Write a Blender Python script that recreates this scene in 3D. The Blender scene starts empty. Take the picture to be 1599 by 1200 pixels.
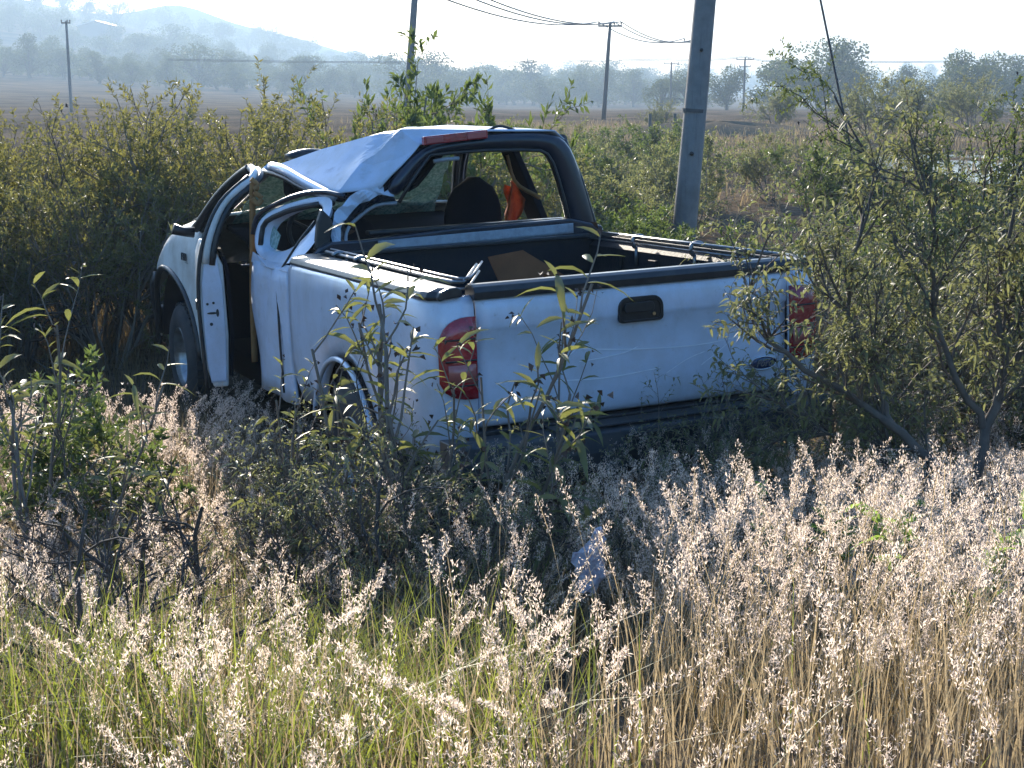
import bpy, bmesh, math, random
import numpy as np
from mathutils import Vector, Matrix

# ------------------------------------------------------------------ camera, sky, sun, exposure
SC = bpy.context.scene
COL = SC.collection
SUN_AZ, SUN_EL = 15.0, 17.0            # degrees left of the view axis (+Y), elevation
EYE = 2.128
cam = bpy.data.cameras.new('camera'); cam_o = bpy.data.objects.new('camera', cam); COL.objects.link(cam_o)
cam_o.location = (0, 0, EYE); cam_o.rotation_euler = (math.radians(90 - 11.45), 0, 0)
cam.sensor_width = 36; cam.lens = 2290.7 / 1599 * 36; cam.clip_start = .05; cam.clip_end = 5000
SC.camera = cam_o
world = bpy.data.worlds.new('World'); SC.world = world; world.use_nodes = True
wn = world.node_tree; sky = wn.nodes.new('ShaderNodeTexSky'); sky.sky_type = 'NISHITA'; sky.sun_disc = False
sky.sun_elevation = math.radians(SUN_EL); sky.sun_rotation = math.radians(-SUN_AZ)
sky.dust_density = 3.0; sky.air_density = 1.5; sky.ozone_density = 9.0; sky.altitude = 100
wn.links.new(sky.outputs[0], wn.nodes['Background'].inputs[0]); wn.nodes['Background'].inputs[1].default_value = .15
sun = bpy.data.lights.new('sun', 'SUN'); sun.energy = 5.0; sun.angle = math.radians(.5); sun.color = (1, .90, .75)
sun_o = bpy.data.objects.new('sun', sun); COL.objects.link(sun_o)
_a, _e = math.radians(SUN_AZ), math.radians(SUN_EL)
to_sun = Vector((-math.sin(_a) * math.cos(_e), math.cos(_a) * math.cos(_e), math.sin(_e)))
sun_o.rotation_euler = to_sun.to_track_quat('Z', 'Y').to_euler(); sun_o.location = (-20, 25, 30)
SC.view_settings.view_transform = 'Standard'; SC.view_settings.look = 'None'
SC.view_settings.gamma = 1; SC.view_settings.exposure = 1.42
SC.render.engine = 'CYCLES'
SC.cycles.use_denoising = True; SC.cycles.max_bounces = 6; SC.cycles.diffuse_bounces = 2; SC.cycles.transmission_bounces = 4; SC.cycles.use_adaptive_sampling = True; SC.cycles.adaptive_threshold = .02
SC.cycles.transparent_max_bounces = 12; SC.cycles.volume_bounces = 0; SC.cycles.glossy_bounces = 3
rng = np.random.default_rng(7)
random.seed(7)

# ------------------------------------------------------------------ helpers
def link(o, parent=None):
    COL.objects.link(o)
    if parent is not None: o.parent = parent
    return o
def tag(o, label=None, cat=None, group=None, kind=None):
    for k, v in (('label', label), ('category', cat), ('group', group), ('kind', kind)):
        if v: o[k] = v
    return o
def empty(name, loc, label, cat, group=None, rz=0, scale=1):
    o = bpy.data.objects.new(name, None); link(o); o.location = loc; o.rotation_euler = (0, 0, rz)
    o.scale = (scale,) * 3 if np.isscalar(scale) else scale
    o.empty_display_size = .2
    return tag(o, label, cat, group)
def mesh_np(name, V, F, mat, smooth=False):
    """V (n,3); F list of (m,k) int arrays, k may differ."""
    me = bpy.data.meshes.new(name); V = np.asarray(V, np.float32)
    F = [np.asarray(f, np.int32) for f in F if len(f)]
    me.vertices.add(len(V)); me.vertices.foreach_set('co', V.ravel())
    tot = np.concatenate([np.full(len(f), f.shape[1], np.int32) for f in F])
    idx = np.concatenate([f.ravel() for f in F])
    me.loops.add(len(idx)); me.loops.foreach_set('vertex_index', idx)
    me.polygons.add(len(tot)); me.polygons.foreach_set('loop_start', np.concatenate([[0], np.cumsum(tot)[:-1]]).astype(np.int32))
    me.polygons.foreach_set('loop_total', tot)
    if smooth: me.polygons.foreach_set('use_smooth', np.ones(len(tot), bool))
    me.update(calc_edges=True)
    if mat: me.materials.append(mat)
    return me
def obj(name, me, parent=None, **kw):
    return tag(link(bpy.data.objects.new(name, me), parent), **kw)
def part(name, V, F, mat, parent, smooth=False, bevel=0, solid=0, sub=0, off=0):
    me = bpy.data.meshes.new(name); me.from_pydata([tuple(v) for v in V], [], [tuple(f) for f in F]); mat and me.materials.append(mat)
    bm = bmesh.new(); bm.from_mesh(me); bmesh.ops.recalc_face_normals(bm, faces=bm.faces); bm.to_mesh(me); bm.free()
    if smooth:
        for p in me.polygons: p.use_smooth = True
    o = obj(name, me, parent)
    if solid:
        m = o.modifiers.new('solid', 'SOLIDIFY'); m.thickness = solid; m.offset = off
    if bevel:
        m = o.modifiers.new('bevel', 'BEVEL'); m.width = bevel; m.segments = 3; m.limit_method = 'ANGLE'; m.angle_limit = .6
    if sub:
        m = o.modifiers.new('sub', 'SUBSURF'); m.levels = sub; m.render_levels = sub
    return o
def boxv(x0, x1, y0, y1, z0, z1):
    V = [(x, y, z) for z in (z0, z1) for y in (y0, y1) for x in (x0, x1)]
    return V, [(0, 2, 3, 1), (4, 5, 7, 6), (0, 1, 5, 4), (2, 6, 7, 3), (0, 4, 6, 2), (1, 3, 7, 5)]
def box(name, b, mat, parent, bevel=.005):
    return part(name, *boxv(*b), mat, parent, bevel=bevel)
def loftv(rows, closed=False, caps=False):
    n = len(rows[0]); V = [p for r in rows for p in r]; F = []
    for i in range(len(rows) - 1):
        for j in range(n if closed else n - 1):
            k = (j + 1) % n
            F.append((i * n + j, i * n + k, (i + 1) * n + k, (i + 1) * n + j))
    if caps: F += [tuple(range(n))[::-1], tuple((len(rows) - 1) * n + j for j in range(n))]
    return V, F
def tube_np(pts, rad, sides=5):
    pts = np.asarray(pts, float); n = len(pts); rad = np.broadcast_to(np.asarray(rad, float), (n,))
    d = np.gradient(pts, axis=0); d /= np.linalg.norm(d, axis=1)[:, None] + 1e-9
    ref = np.array([0, 0, 1.]) if abs(d[:, 2]).mean() < .8 else np.array([1., 0, 0])
    u = np.cross(d, ref); u /= np.linalg.norm(u, axis=1)[:, None] + 1e-9; v = np.cross(d, u)
    a = np.arange(sides) / sides * 2 * math.pi
    V = pts[:, None] + rad[:, None, None] * (np.cos(a)[None, :, None] * u[:, None] + np.sin(a)[None, :, None] * v[:, None])
    i = np.arange(n - 1)[:, None] * sides; j = np.arange(sides)[None]; k = (j + 1) % sides
    F = np.stack([i + j, i + k, i + sides + k, i + sides + j], -1).reshape(-1, 4)
    return V.reshape(-1, 3), F
def tube(name, pts, rad, mat, parent, sides=8, flat=None, caps=True):
    V, F = tube_np(pts, rad, sides); n = len(pts)
    F = [tuple(map(int, f)) for f in F]
    if caps: F += [tuple(range(sides))[::-1], tuple((n - 1) * sides + j for j in range(sides))]
    return part(name, V, F, mat, parent, smooth=True)
def smooth_path(pts, n=24):
    p = np.asarray(pts, float); t = np.concatenate([[0], np.cumsum(np.linalg.norm(np.diff(p, axis=0), axis=1))])
    m = np.gradient(p, t, axis=0); out = []
    for s in np.linspace(0, t[-1], n):
        i = min(np.searchsorted(t, s, 'right') - 1, len(t) - 2); h = t[i + 1] - t[i]; x = (s - t[i]) / h
        out.append((2*x**3-3*x**2+1)*p[i] + (x**3-2*x**2+x)*h*m[i] + (3*x**2-2*x**3)*p[i+1] + (x**3-x**2)*h*m[i+1])
    return np.array(out)
def sstep(a, b, x):
    t = np.clip((np.asarray(x, float) - a) / (b - a), 0, 1); return t * t * (3 - 2 * t)

# ------------------------------------------------------------------ materials
def mat(name, color, rough=.6, metal=0, coat=0, noise=None, scale=8, spec=.5, bump=0, bscale=60, island=None, trans=0, tcol=None, alpha=1, objrand=0, byobj=False):
    """principled; noise = second colour mixed by a noise texture; island = second colour mixed per mesh island; trans = translucent share"""
    m = bpy.data.materials.new(name); m.use_nodes = True; nt = m.node_tree; N = nt.nodes; L = nt.links
    b = N['Principled BSDF']; b.inputs['Roughness'].default_value = rough; b.inputs['Metallic'].default_value = metal
    b.inputs['Coat Weight'].default_value = coat; b.inputs['Specular IOR Level'].default_value = spec
    b.inputs['Base Color'].default_value = (*color, 1); src = None
    def mix(fac, a, bcol):
        x = N.new('ShaderNodeMix'); x.data_type = 'RGBA'; L.new(fac, x.inputs[0])
        if isinstance(a, tuple): x.inputs[6].default_value = (*a, 1)
        else: L.new(a, x.inputs[6])
        x.inputs[7].default_value = (*bcol, 1); return x.outputs[2]
    if island is not None:
        g = N.new('ShaderNodeObjectInfo' if byobj else 'ShaderNodeNewGeometry'); src = mix(g.outputs['Random' if byobj else 'Random Per Island'], color, island)
    if noise is not None:
        tc = N.new('ShaderNodeTexCoord'); t = N.new('ShaderNodeTexNoise'); t.inputs['Scale'].default_value = scale; t.inputs['Detail'].default_value = 8
        t.inputs['Roughness'].default_value = .65
        L.new(tc.outputs['Object'], t.inputs['Vector']); r = N.new('ShaderNodeMapRange'); r.inputs[1].default_value = .4; r.inputs[2].default_value = .7
        L.new(t.outputs[0], r.inputs[0]); src = mix(r.outputs[0], src if src is not None else color, noise)
    if objrand:
        oi = N.new('ShaderNodeObjectInfo'); h = N.new('ShaderNodeHueSaturation'); r = N.new('ShaderNodeMapRange')
        r.inputs[3].default_value = 1 - objrand; r.inputs[4].default_value = 1 + objrand; L.new(oi.outputs['Random'], r.inputs[0]); L.new(r.outputs[0], h.inputs['Value'])
        if src is not None: L.new(src, h.inputs['Color'])
        else: h.inputs['Color'].default_value = (*color, 1)
        src = h.outputs[0]
    if src is not None: L.new(src, b.inputs['Base Color'])
    if bump:
        tc = N.new('ShaderNodeTexCoord'); t = N.new('ShaderNodeTexNoise'); t.inputs['Scale'].default_value = bscale; t.inputs['Detail'].default_value = 5
        L.new(tc.outputs['Object'], t.inputs['Vector']); bp = N.new('ShaderNodeBump'); bp.inputs['Strength'].default_value = bump; bp.inputs['Distance'].default_value = .02
        L.new(t.outputs[0], bp.inputs['Height']); L.new(bp.outputs[0], b.inputs['Normal'])
    if trans:
        t = N.new('ShaderNodeBsdfTranslucent'); x = N.new('ShaderNodeMixShader'); x.inputs[0].default_value = trans
        if tcol: t.inputs[0].default_value = (*tcol, 1)
        elif src is not None: L.new(src, t.inputs[0])
        else: t.inputs[0].default_value = (*color, 1)
        L.new(b.outputs[0], x.inputs[1]); L.new(t.outputs[0], x.inputs[2]); L.new(x.outputs[0], N['Material Output'].inputs[0])
    if alpha < 1: b.inputs['Alpha'].default_value = alpha
    return m
M = {}
M['paint'] = mat('white_car_paint', (.60, .65, .76), .28, coat=.6, noise=(.50, .52, .57), scale=3.5)
M['paint_dusty'] = mat('dusty_white_paint', (.66, .64, .60), .5, coat=.15, noise=(.46, .42, .36), scale=5)
M['paint_dent'] = mat('dented_white_paint', (.52, .57, .68), .48, coat=.1, spec=.3, noise=(.46, .48, .52), scale=6, bump=.10, bscale=4)
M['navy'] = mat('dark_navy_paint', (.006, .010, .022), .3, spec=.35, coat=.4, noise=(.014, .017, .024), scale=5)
M['black'] = mat('black_plastic', (.010, .010, .012), .42, noise=(.02, .02, .02), scale=9)
M['cap'] = mat('faded_black_rail_plastic', (.016, .017, .020), .33, noise=(.035, .034, .033), scale=14)
M['liner'] = mat('bed_liner', (.006, .008, .014), .65, spec=.25, noise=(.018, .017, .017), scale=6, bump=.15)
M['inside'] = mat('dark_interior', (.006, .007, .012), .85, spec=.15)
M['seat'] = mat('dark_seat_cloth', (.007, .008, .014), .9, spec=.1, bump=.2, bscale=200)
M['alu'] = mat('dull_aluminium', (.30, .30, .31), .45, metal=.9, noise=(.18, .18, .18), scale=20)
M['bumper'] = mat('dull_dark_bumper', (.05, .055, .065), .45, metal=.4, noise=(.10, .095, .085), scale=7)
M['chrome'] = mat('chrome', (.6, .6, .62), .15, metal=1)
M['red'] = mat('red_lens', (.24, .006, .014), .14, coat=.8, noise=(.48, .02, .03), scale=16, bump=.25, bscale=70)
M['pinkred'] = mat('faded_red_lens', (.36, .06, .07), .2, coat=.5)
M['clear'] = mat('clear_lens', (.42, .12, .10), .15, coat=.6)
M['tyre'] = mat('tyre_rubber', (.025, .025, .027), .8, noise=(.06, .05, .045), scale=6)
M['rim'] = mat('steel_rim', (.35, .35, .36), .4, metal=.8, noise=(.2, .18, .16), scale=12)
M['strip'] = mat('grey_primer_metal', (.34, .36, .40), .5, noise=(.22, .23, .25), scale=25)
M['strap'] = mat('tan_webbing', (.36, .19, .07), .8, noise=(.28, .14, .05), scale=30, trans=.15)
M['orange'] = mat('orange_cloth', (.50, .15, .04), .8, noise=(.35, .07, .02), scale=20, trans=.3)
M['glass'] = mat('shattered_glass', (.18, .34, .30), .25, noise=(.6, .75, .70), scale=45, alpha=.72, bump=.4, bscale=80)
M['tint'] = mat('dark_window_glass', (.015, .018, .02), .06, spec=.8)
M['card'] = mat('brown_cardboard', (.20, .085, .04), .9, spec=.1, noise=(.14, .06, .03), scale=8)
M['blue'] = mat('emblem_blue', (.012, .03, .09), .2, coat=.6)
M['conc'] = mat('pole_concrete', (.21, .205, .20), .85, noise=(.15, .145, .14), scale=5, bump=.2)
M['wood'] = mat('weathered_wood', (.15, .125, .10), .9, noise=(.10, .085, .07), scale=6)
M['metal_dark'] = mat('dark_steel', (.08, .08, .085), .5, metal=.6)
M['wire'] = mat('cable', (.05, .05, .055), .6)
M['bag'] = mat('printed_plastic_bag', (.66, .68, .74), .35, noise=(.28, .20, .26), scale=30, trans=.3)

def dirt(m, color, scale, lo, hi, amount, stretch=(1, 1, 1)):
    N = m.node_tree.nodes; L = m.node_tree.links; b = N['Principled BSDF']; old = b.inputs['Base Color'].links[0].from_socket
    tc = N.new('ShaderNodeTexCoord'); mp = N.new('ShaderNodeMapping'); mp.inputs['Scale'].default_value = stretch; n = N.new('ShaderNodeTexNoise'); n.inputs['Scale'].default_value = scale; n.inputs['Detail'].default_value = 10; n.inputs['Roughness'].default_value = .7
    r = N.new('ShaderNodeMapRange'); r.inputs[1].default_value = lo; r.inputs[2].default_value = hi; r.inputs[4].default_value = amount; x = N.new('ShaderNodeMix'); x.data_type = 'RGBA'; x.inputs[7].default_value = (*color, 1)
    L.new(tc.outputs['Object'], mp.inputs[0]); L.new(mp.outputs[0], n.inputs['Vector']); L.new(n.outputs[0], r.inputs[0]); L.new(r.outputs[0], x.inputs[0]); L.new(old, x.inputs[6]); L.new(x.outputs[2], b.inputs['Base Color'])
    r2 = N.new('ShaderNodeMapRange'); r2.inputs[1].default_value = lo; r2.inputs[2].default_value = hi; r2.inputs[3].default_value = b.inputs['Roughness'].default_value; r2.inputs[4].default_value = .75; L.new(n.outputs[0], r2.inputs[0]); L.new(r2.outputs[0], b.inputs['Roughness'])
dirt(M['paint'], (.34, .31, .27), 3.2, .50, .78, .55, (1, 1, .5)); dirt(M['paint'], (.24, .21, .18), 26, .60, .72, .4); dirt(M['paint_dent'], (.25, .24, .24), 9, .56, .75, .5); dirt(M['red'], (.12, .05, .04), 12, .55, .75, .4)
dirt(M['conc'], (.09, .085, .08), 3, .55, .7, .6, (6, 6, .5)); dirt(M['navy'], (.07, .065, .06), 7, .56, .8, .5); dirt(M['black'], (.06, .055, .05), 9, .58, .8, .4); dirt(M['bumper'], (.14, .12, .10), 6, .5, .75, .6)
# ------------------------------------------------------------------ truck frame and terrain
TR = Matrix(((0.9071023, -0.41939422, -0.03569174), (0.42016799, 0.90727493, 0.01763694), (0.02498539, -0.03099504, 0.9992072)))
TLOC = Vector((.598, 6.365, 0))
_lat = [(np.random.default_rng(s).uniform(-1, 1, 3), np.random.default_rng(s + 50).uniform(0, 6.28)) for s in range(6)]
def wob(x, y, f):
    return sum(np.sin(f * (k[0] * x + k[1] * y) * (1 + .4 * i) + p) for i, (k, p) in enumerate(_lat)) / 3
def ground(x, y):
    x = np.asarray(x, float); y = np.asarray(y, float)
    tp = .0357 * (x - .598) - .01765 * (y - 6.365)
    tp = np.clip(tp, -.3, .25)
    near = 1 - sstep(12, 20, y)
    z = tp * near + (-.25) * sstep(12, 20, y)
    z = z + .62 * (1 - sstep(2.2, 5.9, y))
    z = z + .035 * wob(x, y, 2.2) * (1 - sstep(5, 6, y) * (1 - sstep(11, 13, y)))
    z = z + .18 * wob(x, y, .35) * sstep(14, 30, y)
    far = sstep(60, 500, y)
    z = z * (1 - far) + far * (-4.1 + .0595 * np.maximum(0, -x) + .004 * np.maximum(0, x)) + sstep(520, 1100, y) * .14 * np.maximum(0, -x - 60)
    return z
TR4 = TR.to_4x4(); TR4.translation = TLOC
def t2w(p): return TR4 @ Vector(p)

def build_ground():
    ys = np.concatenate([np.linspace(-6, 16, 90), np.linspace(16.5, 70, 70), np.geomspace(72, 1780, 70)])
    ss = np.linspace(-1, 1, 121); ss = np.sign(ss) * (np.abs(ss) ** 1.3)
    W = np.interp(ys, [-6, 16, 70, 300, 1780], [16, 24, 70, 330, 1780])
    X = ss[None] * W[:, None]; Y = np.repeat(ys[:, None], len(ss), 1); Z = ground(X, Y)
    V = np.stack([X, Y, Z], -1).reshape(-1, 3); n = len(ss)
    i = np.arange(len(ys) - 1)[:, None] * n + np.arange(n - 1)[None]
    F = np.stack([i, i + 1, i + n + 1, i + n], -1).reshape(-1, 4)
    m = bpy.data.materials.new('dry_ground'); m.use_nodes = True; N = m.node_tree.nodes; L = m.node_tree.links
    b = N['Principled BSDF']; b.inputs['Roughness'].default_value = .95; b.inputs['Specular IOR Level'].default_value = 0
    tc = N.new('ShaderNodeTexCoord')
    def noi(s, d=6):
        t = N.new('ShaderNodeTexNoise'); t.inputs['Scale'].default_value = s; t.inputs['Detail'].default_value = d; L.new(tc.outputs['Object'], t.inputs['Vector']); return t
    n1, n2 = noi(.09), noi(7, 10)
    r1 = N.new('ShaderNodeValToRGB'); r1.color_ramp.elements[0].position = .38; r1.color_ramp.elements[0].color = (.10, .08, .062, 1)
    r1.color_ramp.elements[1].position = .62; r1.color_ramp.elements[1].color = (.21, .16, .11, 1)
    e = r1.color_ramp.elements.new(.5); e.color = (.15, .12, .09, 1)
    r2 = N.new('ShaderNodeValToRGB'); r2.color_ramp.elements[0].position = .35; r2.color_ramp.elements[0].color = (.45, .42, .38, 1); r2.color_ramp.elements[1].position = .7
    r2.color_ramp.elements[1].color = (1.1, 1.05, 1, 1)
    L.new(n1.outputs[0], r1.inputs[0]); L.new(n2.outputs[0], r2.inputs[0])
    x = N.new('ShaderNodeMix'); x.data_type = 'RGBA'; x.blend_type = 'MULTIPLY'; x.inputs[0].default_value = 1
    L.new(r1.outputs[0], x.inputs[6]); L.new(r2.outputs[0], x.inputs[7]); L.new(x.outputs[2], b.inputs['Base Color'])
    bp = N.new('ShaderNodeBump'); bp.inputs['Strength'].default_value = .6; bp.inputs['Distance'].default_value = .05; L.new(n2.outputs[0], bp.inputs['Height']); L.new(bp.outputs[0], b.inputs['Normal'])
    obj('ground', mesh_np('ground', V, [F], m, True), kind='structure')
build_ground()

def hill(pts, depth, thick, name='hills'):
    """ridge seen from the plain: (x, height) profile extruded as a rounded ridge"""
    prof = smooth_path([(a, 0, b) for a, b in pts], 60)
    rows = []
    for k, (dy, h) in enumerate([(-thick, 0), (-thick * .6, .45), (-thick * .3, .8), (0, 1), (thick * .4, .75), (thick, 0)]):
        rows.append([(p[0], depth + dy + 12 * math.sin(p[0] * .015 + k), max(-12, p[2] * h + (.04 * p[2] * math.sin(p[0] * .055 + k * 2)) - 12 * (h == 0))) for p in prof])
    V, F = loftv(rows)
    o = part(name, V, F, M_hill, None, smooth=True); tag(o, kind='structure'); return o
M_hill = mat('scrub_hillside', (.09, .095, .055), .95, spec=0, noise=(.17, .14, .09), scale=.05)
hill([(-1240, 101), (-840, 103), (-620, 101), (-540, 90), (-444, 62), (-360, 42), (-240, 18), (-120, 2)], 1630, 80)
hill([(-660, 44), (-426, 66), (-366, 72), (-314, 74), (-256, 62), (-194, 43), (-122, 28), (0, 12), (120, 5), (240, 0)], 1420, 70)

M['scratch'] = mat('bare_scratch', (.80, .82, .86), .6)
SCR = [[(-.386, 1.038), (-.158, 1.009), (.08, .991), (.313, .985), (.58, 1.008)], [(-.304, .97), (-.159, .978), (-.054, .993), (-.011, 1.008)], [(.311, .889), (.40, .941), (.496, 1.004)],
       [(.539, .993), (.55, .93), (.558, .881)], [(-.378, .992), (-.34, 1.01), (-.299, 1.04)], [(.13, .873), (.248, .928), (.333, .951)], [(-.45, .90), (-.2, .885), (.1, .90)]]
# ------------------------------------------------------------------ the wrecked pickup
def build_truck():
    T = bpy.data.objects.new('pickup_truck', None); link(T); T.location = TLOC; T.rotation_euler = TR.to_euler()
    tag(T, 'wrecked white pickup truck with crushed cab and dark bed standing in the grass', 'pickup truck')
    prof = [(1.292, -.04), (1.285, -.02), (1.262, -.006), (1.15, 0), (.98, .004), (.80, 0), (.68, -.012), (.55, -.05)]
    plan0 = [(.787, .0), (.86, .0), (.92, .008), (.956, .034), (.978, .08), (.99, .15)] + [(1.0, y) for y in np.arange(.25, 2.001, .05)]
    for s in (-1, 1):
        rows = []
        for i, (x, y) in enumerate(plan0):
            a = plan0[max(0, i - 1)]; b = plan0[min(len(plan0) - 1, i + 1)]
            t = np.array([b[0] - a[0], b[1] - a[1]]); t /= np.linalg.norm(t); nx, ny = t[1], -t[0]
            zb = .55; r2 = .47 ** 2 - (y - 1.17) ** 2
            if r2 > 0 and x > .95: zb = max(zb, .42 + math.sqrt(r2))
            col = []
            for z, o in prof:
                zz = 1.292 - (1.292 - z) * (1.292 - zb) / (1.292 - .55); bulge = .018 * math.exp(-((y - 1.17) / .45) ** 2) * math.exp(-((zz - .9) / .2) ** 2)
                col.append((s * (x + nx * (o + bulge)), y + ny * (o + bulge), zz))
            rows.append(col)
        V, F = loftv(rows); part('bed_side', V, F, M['paint'], T, smooth=True, solid=.012)
        al = [(s * 1.012, 1.17 + .47 * math.cos(q), .42 + .47 * math.sin(q)) for q in np.linspace(.25, math.pi - .25, 18)]
        tube('arch_lip', al, .014, M['paint'], T)
        # faded plastic cap on the bed rail
        sec = [(.835, 1.296), (.838, 1.328), (.86, 1.338), (.94, 1.336), (.98, 1.322), (.994, 1.298), (.985, 1.284), (.96, 1.29)]
        rows = [[(s * (a - (.045 if y < .03 else .012 if y < .06 else 0) * (a > .9)), y, z) for a, z in sec] for y in (-.006, .02, .05, .1, .6, 1.2, 1.7, 2.0)]
        V, F = loftv(rows, True, True); part('rail_cap', V, F, M['cap'], T, smooth=False, bevel=.006)
        # aluminium cover track clamped inside the rail
        if s > 0: path = [(.80, 1.98, 1.345), (.80, 1.0, 1.345), (.80, .06, 1.345)]
        else: path = [(-.80, 1.95, 1.347), (-.815, 1.2, 1.347), (-.83, .35, 1.347), (-.83, .12, 1.348), (-.80, .07, 1.35), (-.72, .2, 1.356), (-.53, .55, 1.365)]
        p = np.array(path)
        for k, (dx, dz) in enumerate(((0, 0), (.028, .012), (.012, -.03))):
            q = p + [-s * dx, 0, dz]; tube('cover_track', q, .006 if k else .009, M['alu'], T, sides=4)
        for y in ((1.40, .80) if s > 0 else (1.72, 1.37)):
            c = [(s * .835, y, 1.342), (s * .825, y, 1.354), (s * .80, y, 1.358), (s * .772, y, 1.35), (s * .766, y, 1.31), (s * .778, y, 1.295)]
            tube('track_clamp', smooth_path(c, 12), .011, M['alu'], T, sides=6)
            tube('clamp_screw', [(s * .785, y, 1.20), (s * .785, y, 1.30)], .009, M['alu'], T, sides=6)
        # tail light wrapped round the corner
        rows = []
        for i, (x, y) in enumerate([(.79, -.012), (.82, -.014), (.85, -.014), (.88, -.012), (.905, -.009), (.93, -.002), (.948, .01)]):
            zt = [1.212, 1.213, 1.211, 1.203, 1.19, 1.165, 1.12][i]; zb = [.865, .865, .867, .872, .882, .90, .94][i]
            rows.append([(s * x, y, zb + (zt - zb) * t) for t in (0, .15, .3, .301, .55, .8, 1)])
        n = 7
        V, F = loftv(rows)
        tl = part('tail_light', V, F, M['red'], T, smooth=True, solid=.022, off=0)
        lens = [[(s * (x + .0), y - .030, z) for z in (.94, .98, 1.015)] for x, y in [(.80, .0), (.84, -.002), (.88, 0), (.92, .008)]]
        for zz in (.925, 1.03, 1.12):
            tube('lens_rib', [(s * x, y - .013, zz) for x, y in [(.792, -.012), (.82, -.014), (.85, -.014), (.88, -.012), (.905, -.009), (.93, -.003)]], .004, M['black'], tl, sides=5)
        V, F = loftv(lens); part('reversing_lens', V, F, M['clear'], tl, smooth=True, solid=.006)
    # bed tub
    tub = [[(x, y, z) for x, z in ((-.84, 1.30), (-.80, 1.27), (-.79, .86), (-.74, .82), (.74, .82), (.79, .86), (.80, 1.27), (.84, 1.30))] for y in (.07, .5, 1.0, 1.5, 1.98)]
    V, F = loftv(tub); part('bed_liner', V, F, M['liner'], T, solid=.01)
    box('bed_front_wall', (-.84, .84, 1.965, 2.0, .82, 1.315), M['liner'], T)
    box('front_rail_cap', (-.835, .835, 1.94, 2.01, 1.316, 1.337), M['cap'], T)
    for x in np.arange(-.66, .67, .165): box('floor_rib', (x - .03, x + .03, .1, 1.95, .8255, .838), M['liner'], T)
    for s in (-1, 1):
        for y in (.4, .8, 1.2, 1.6): box('wall_rib', (s * .775 - .012, s * .775 + .012, y - .04, y + .04, .86, 1.24), M['liner'], T)
        box('wheel_housing', (min(s * .79, s * .56), max(s * .79, s * .56), .8, 1.54, .84, 1.05), M['liner'], T, .04)
    # tailgate
    zs = [(1.283, .004), (1.27, -.006), (1.235, -.014), (1.165, -.016), (1.145, -.012), (1.13, -.002), (1.0, -.004), (.85, -.003), (.76, 0), (.735, .012), (.725, .03)]
    rows = [[(x, y + (.01 if abs(x) > .77 else 0) + .002 * math.sin(x * 9 + z * 14), z) for z, y in zs] for x in np.linspace(-.778, .778, 30)]
    V, F = loftv(rows); tg = part('tailgate', V, F, M['paint'], T, smooth=True, solid=.03, off=-1)
    box('tailgate_inner', (-.775, .775, .034, .075, .83, 1.28), M['liner'], tg)
    sec = [(-.02, 1.279), (-.024, 1.31), (-.014, 1.332), (.01, 1.342), (.05, 1.342), (.078, 1.33), (.082, 1.285)]
    V, F = loftv([[(x, y, z) for y, z in sec] for x in np.linspace(-.79, .79, 12)], True, True); part('tailgate_cap', V, F, M['cap'], tg, bevel=.004)
    def rounded(cx, cz, w, h, r, top=0):
        out = []
        for k, (sx, sz) in enumerate(((1, 1), (-1, 1), (-1, -1), (1, -1))):
            rr = r + (top if sz > 0 else 0)
            for a in np.linspace(0, math.pi / 2, 6):
                q = a + k * math.pi / 2; out.append((cx + sx * (w - rr) + rr * math.cos(q), cz + sz * (h - rr) + rr * math.sin(q)))
        return out
    o1, o2 = rounded(0, 1.175, .112, .056, .02, .03), rounded(0, 1.17, .098, .042, .016, .02)
    rows = [[(x, -.012, z) for x, z in o1], [(x, -.026, z) for x, z in o1], [(x, -.026, z) for x, z in o2], [(x, -.0185, z) for x, z in o2]]
    V, F = loftv(rows, True); F.append(tuple(3 * 24 + j for j in range(24)))
    hb = part('handle_bezel', V, F, M['black'], tg, bevel=.002)
    ph = rounded(-.012, 1.185, .075, .022, .012, .008); V, F = loftv([[(x, -.0185, z) for x, z in ph], [(x, -.034, z) for x, z in ph]], True, True)
    part('latch_handle', V, F, M['black'], hb, bevel=.004)
    V, F = loftv([[(.062 + .008 * math.cos(a), y, 1.15 + .008 * math.sin(a)) for a in np.linspace(0, 6.28, 13)[:-1]] for y in (-.0186, -.03)], True, True)
    part('key_lock', V, F, M['chrome'], hb)
    def oval(w, h, y): return [(.645 + w * math.cos(a), y, .866 + h * math.sin(a)) for a in np.linspace(0, 2 * math.pi, 37)[:-1]]
    V, F = loftv([oval(.075, .033, -.002), oval(.075, .033, -.013), oval(.070, .0285, -.015), oval(.068, .027, -.012)], True)
    em = part('emblem', V, F, M['chrome'], tg, smooth=True)
    V, F = loftv([oval(.0685, .0275, -.003), oval(.0685, .0275, -.0125), oval(.05, .02, -.0155), oval(.01, .004, -.0165)], True, True); part('emblem_face', V, F, M['blue'], em, smooth=True)
    def text(s, size, name, parent, m, M4, shear=.0, ext=.0015):
        c = bpy.data.curves.new(name, 'FONT'); c.body = s; c.size = size; c.shear = shear; c.extrude = ext; c.align_x = 'CENTER'; c.align_y = 'CENTER'
        tmp = bpy.data.objects.new(name, c); COL.objects.link(tmp); me = bpy.data.meshes.new_from_object(tmp.evaluated_get(bpy.context.evaluated_depsgraph_get()))
        bpy.data.objects.remove(tmp); me.transform(M4); me.materials.clear(); me.materials.append(m); return obj(name, me, parent)
    text('Ford', .046, 'emblem_lettering', em, M['alu'], Matrix.Translation((.645, -.0185, .866)) @ Matrix.Rotation(math.pi / 2, 4, 'X'), .35)
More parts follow.
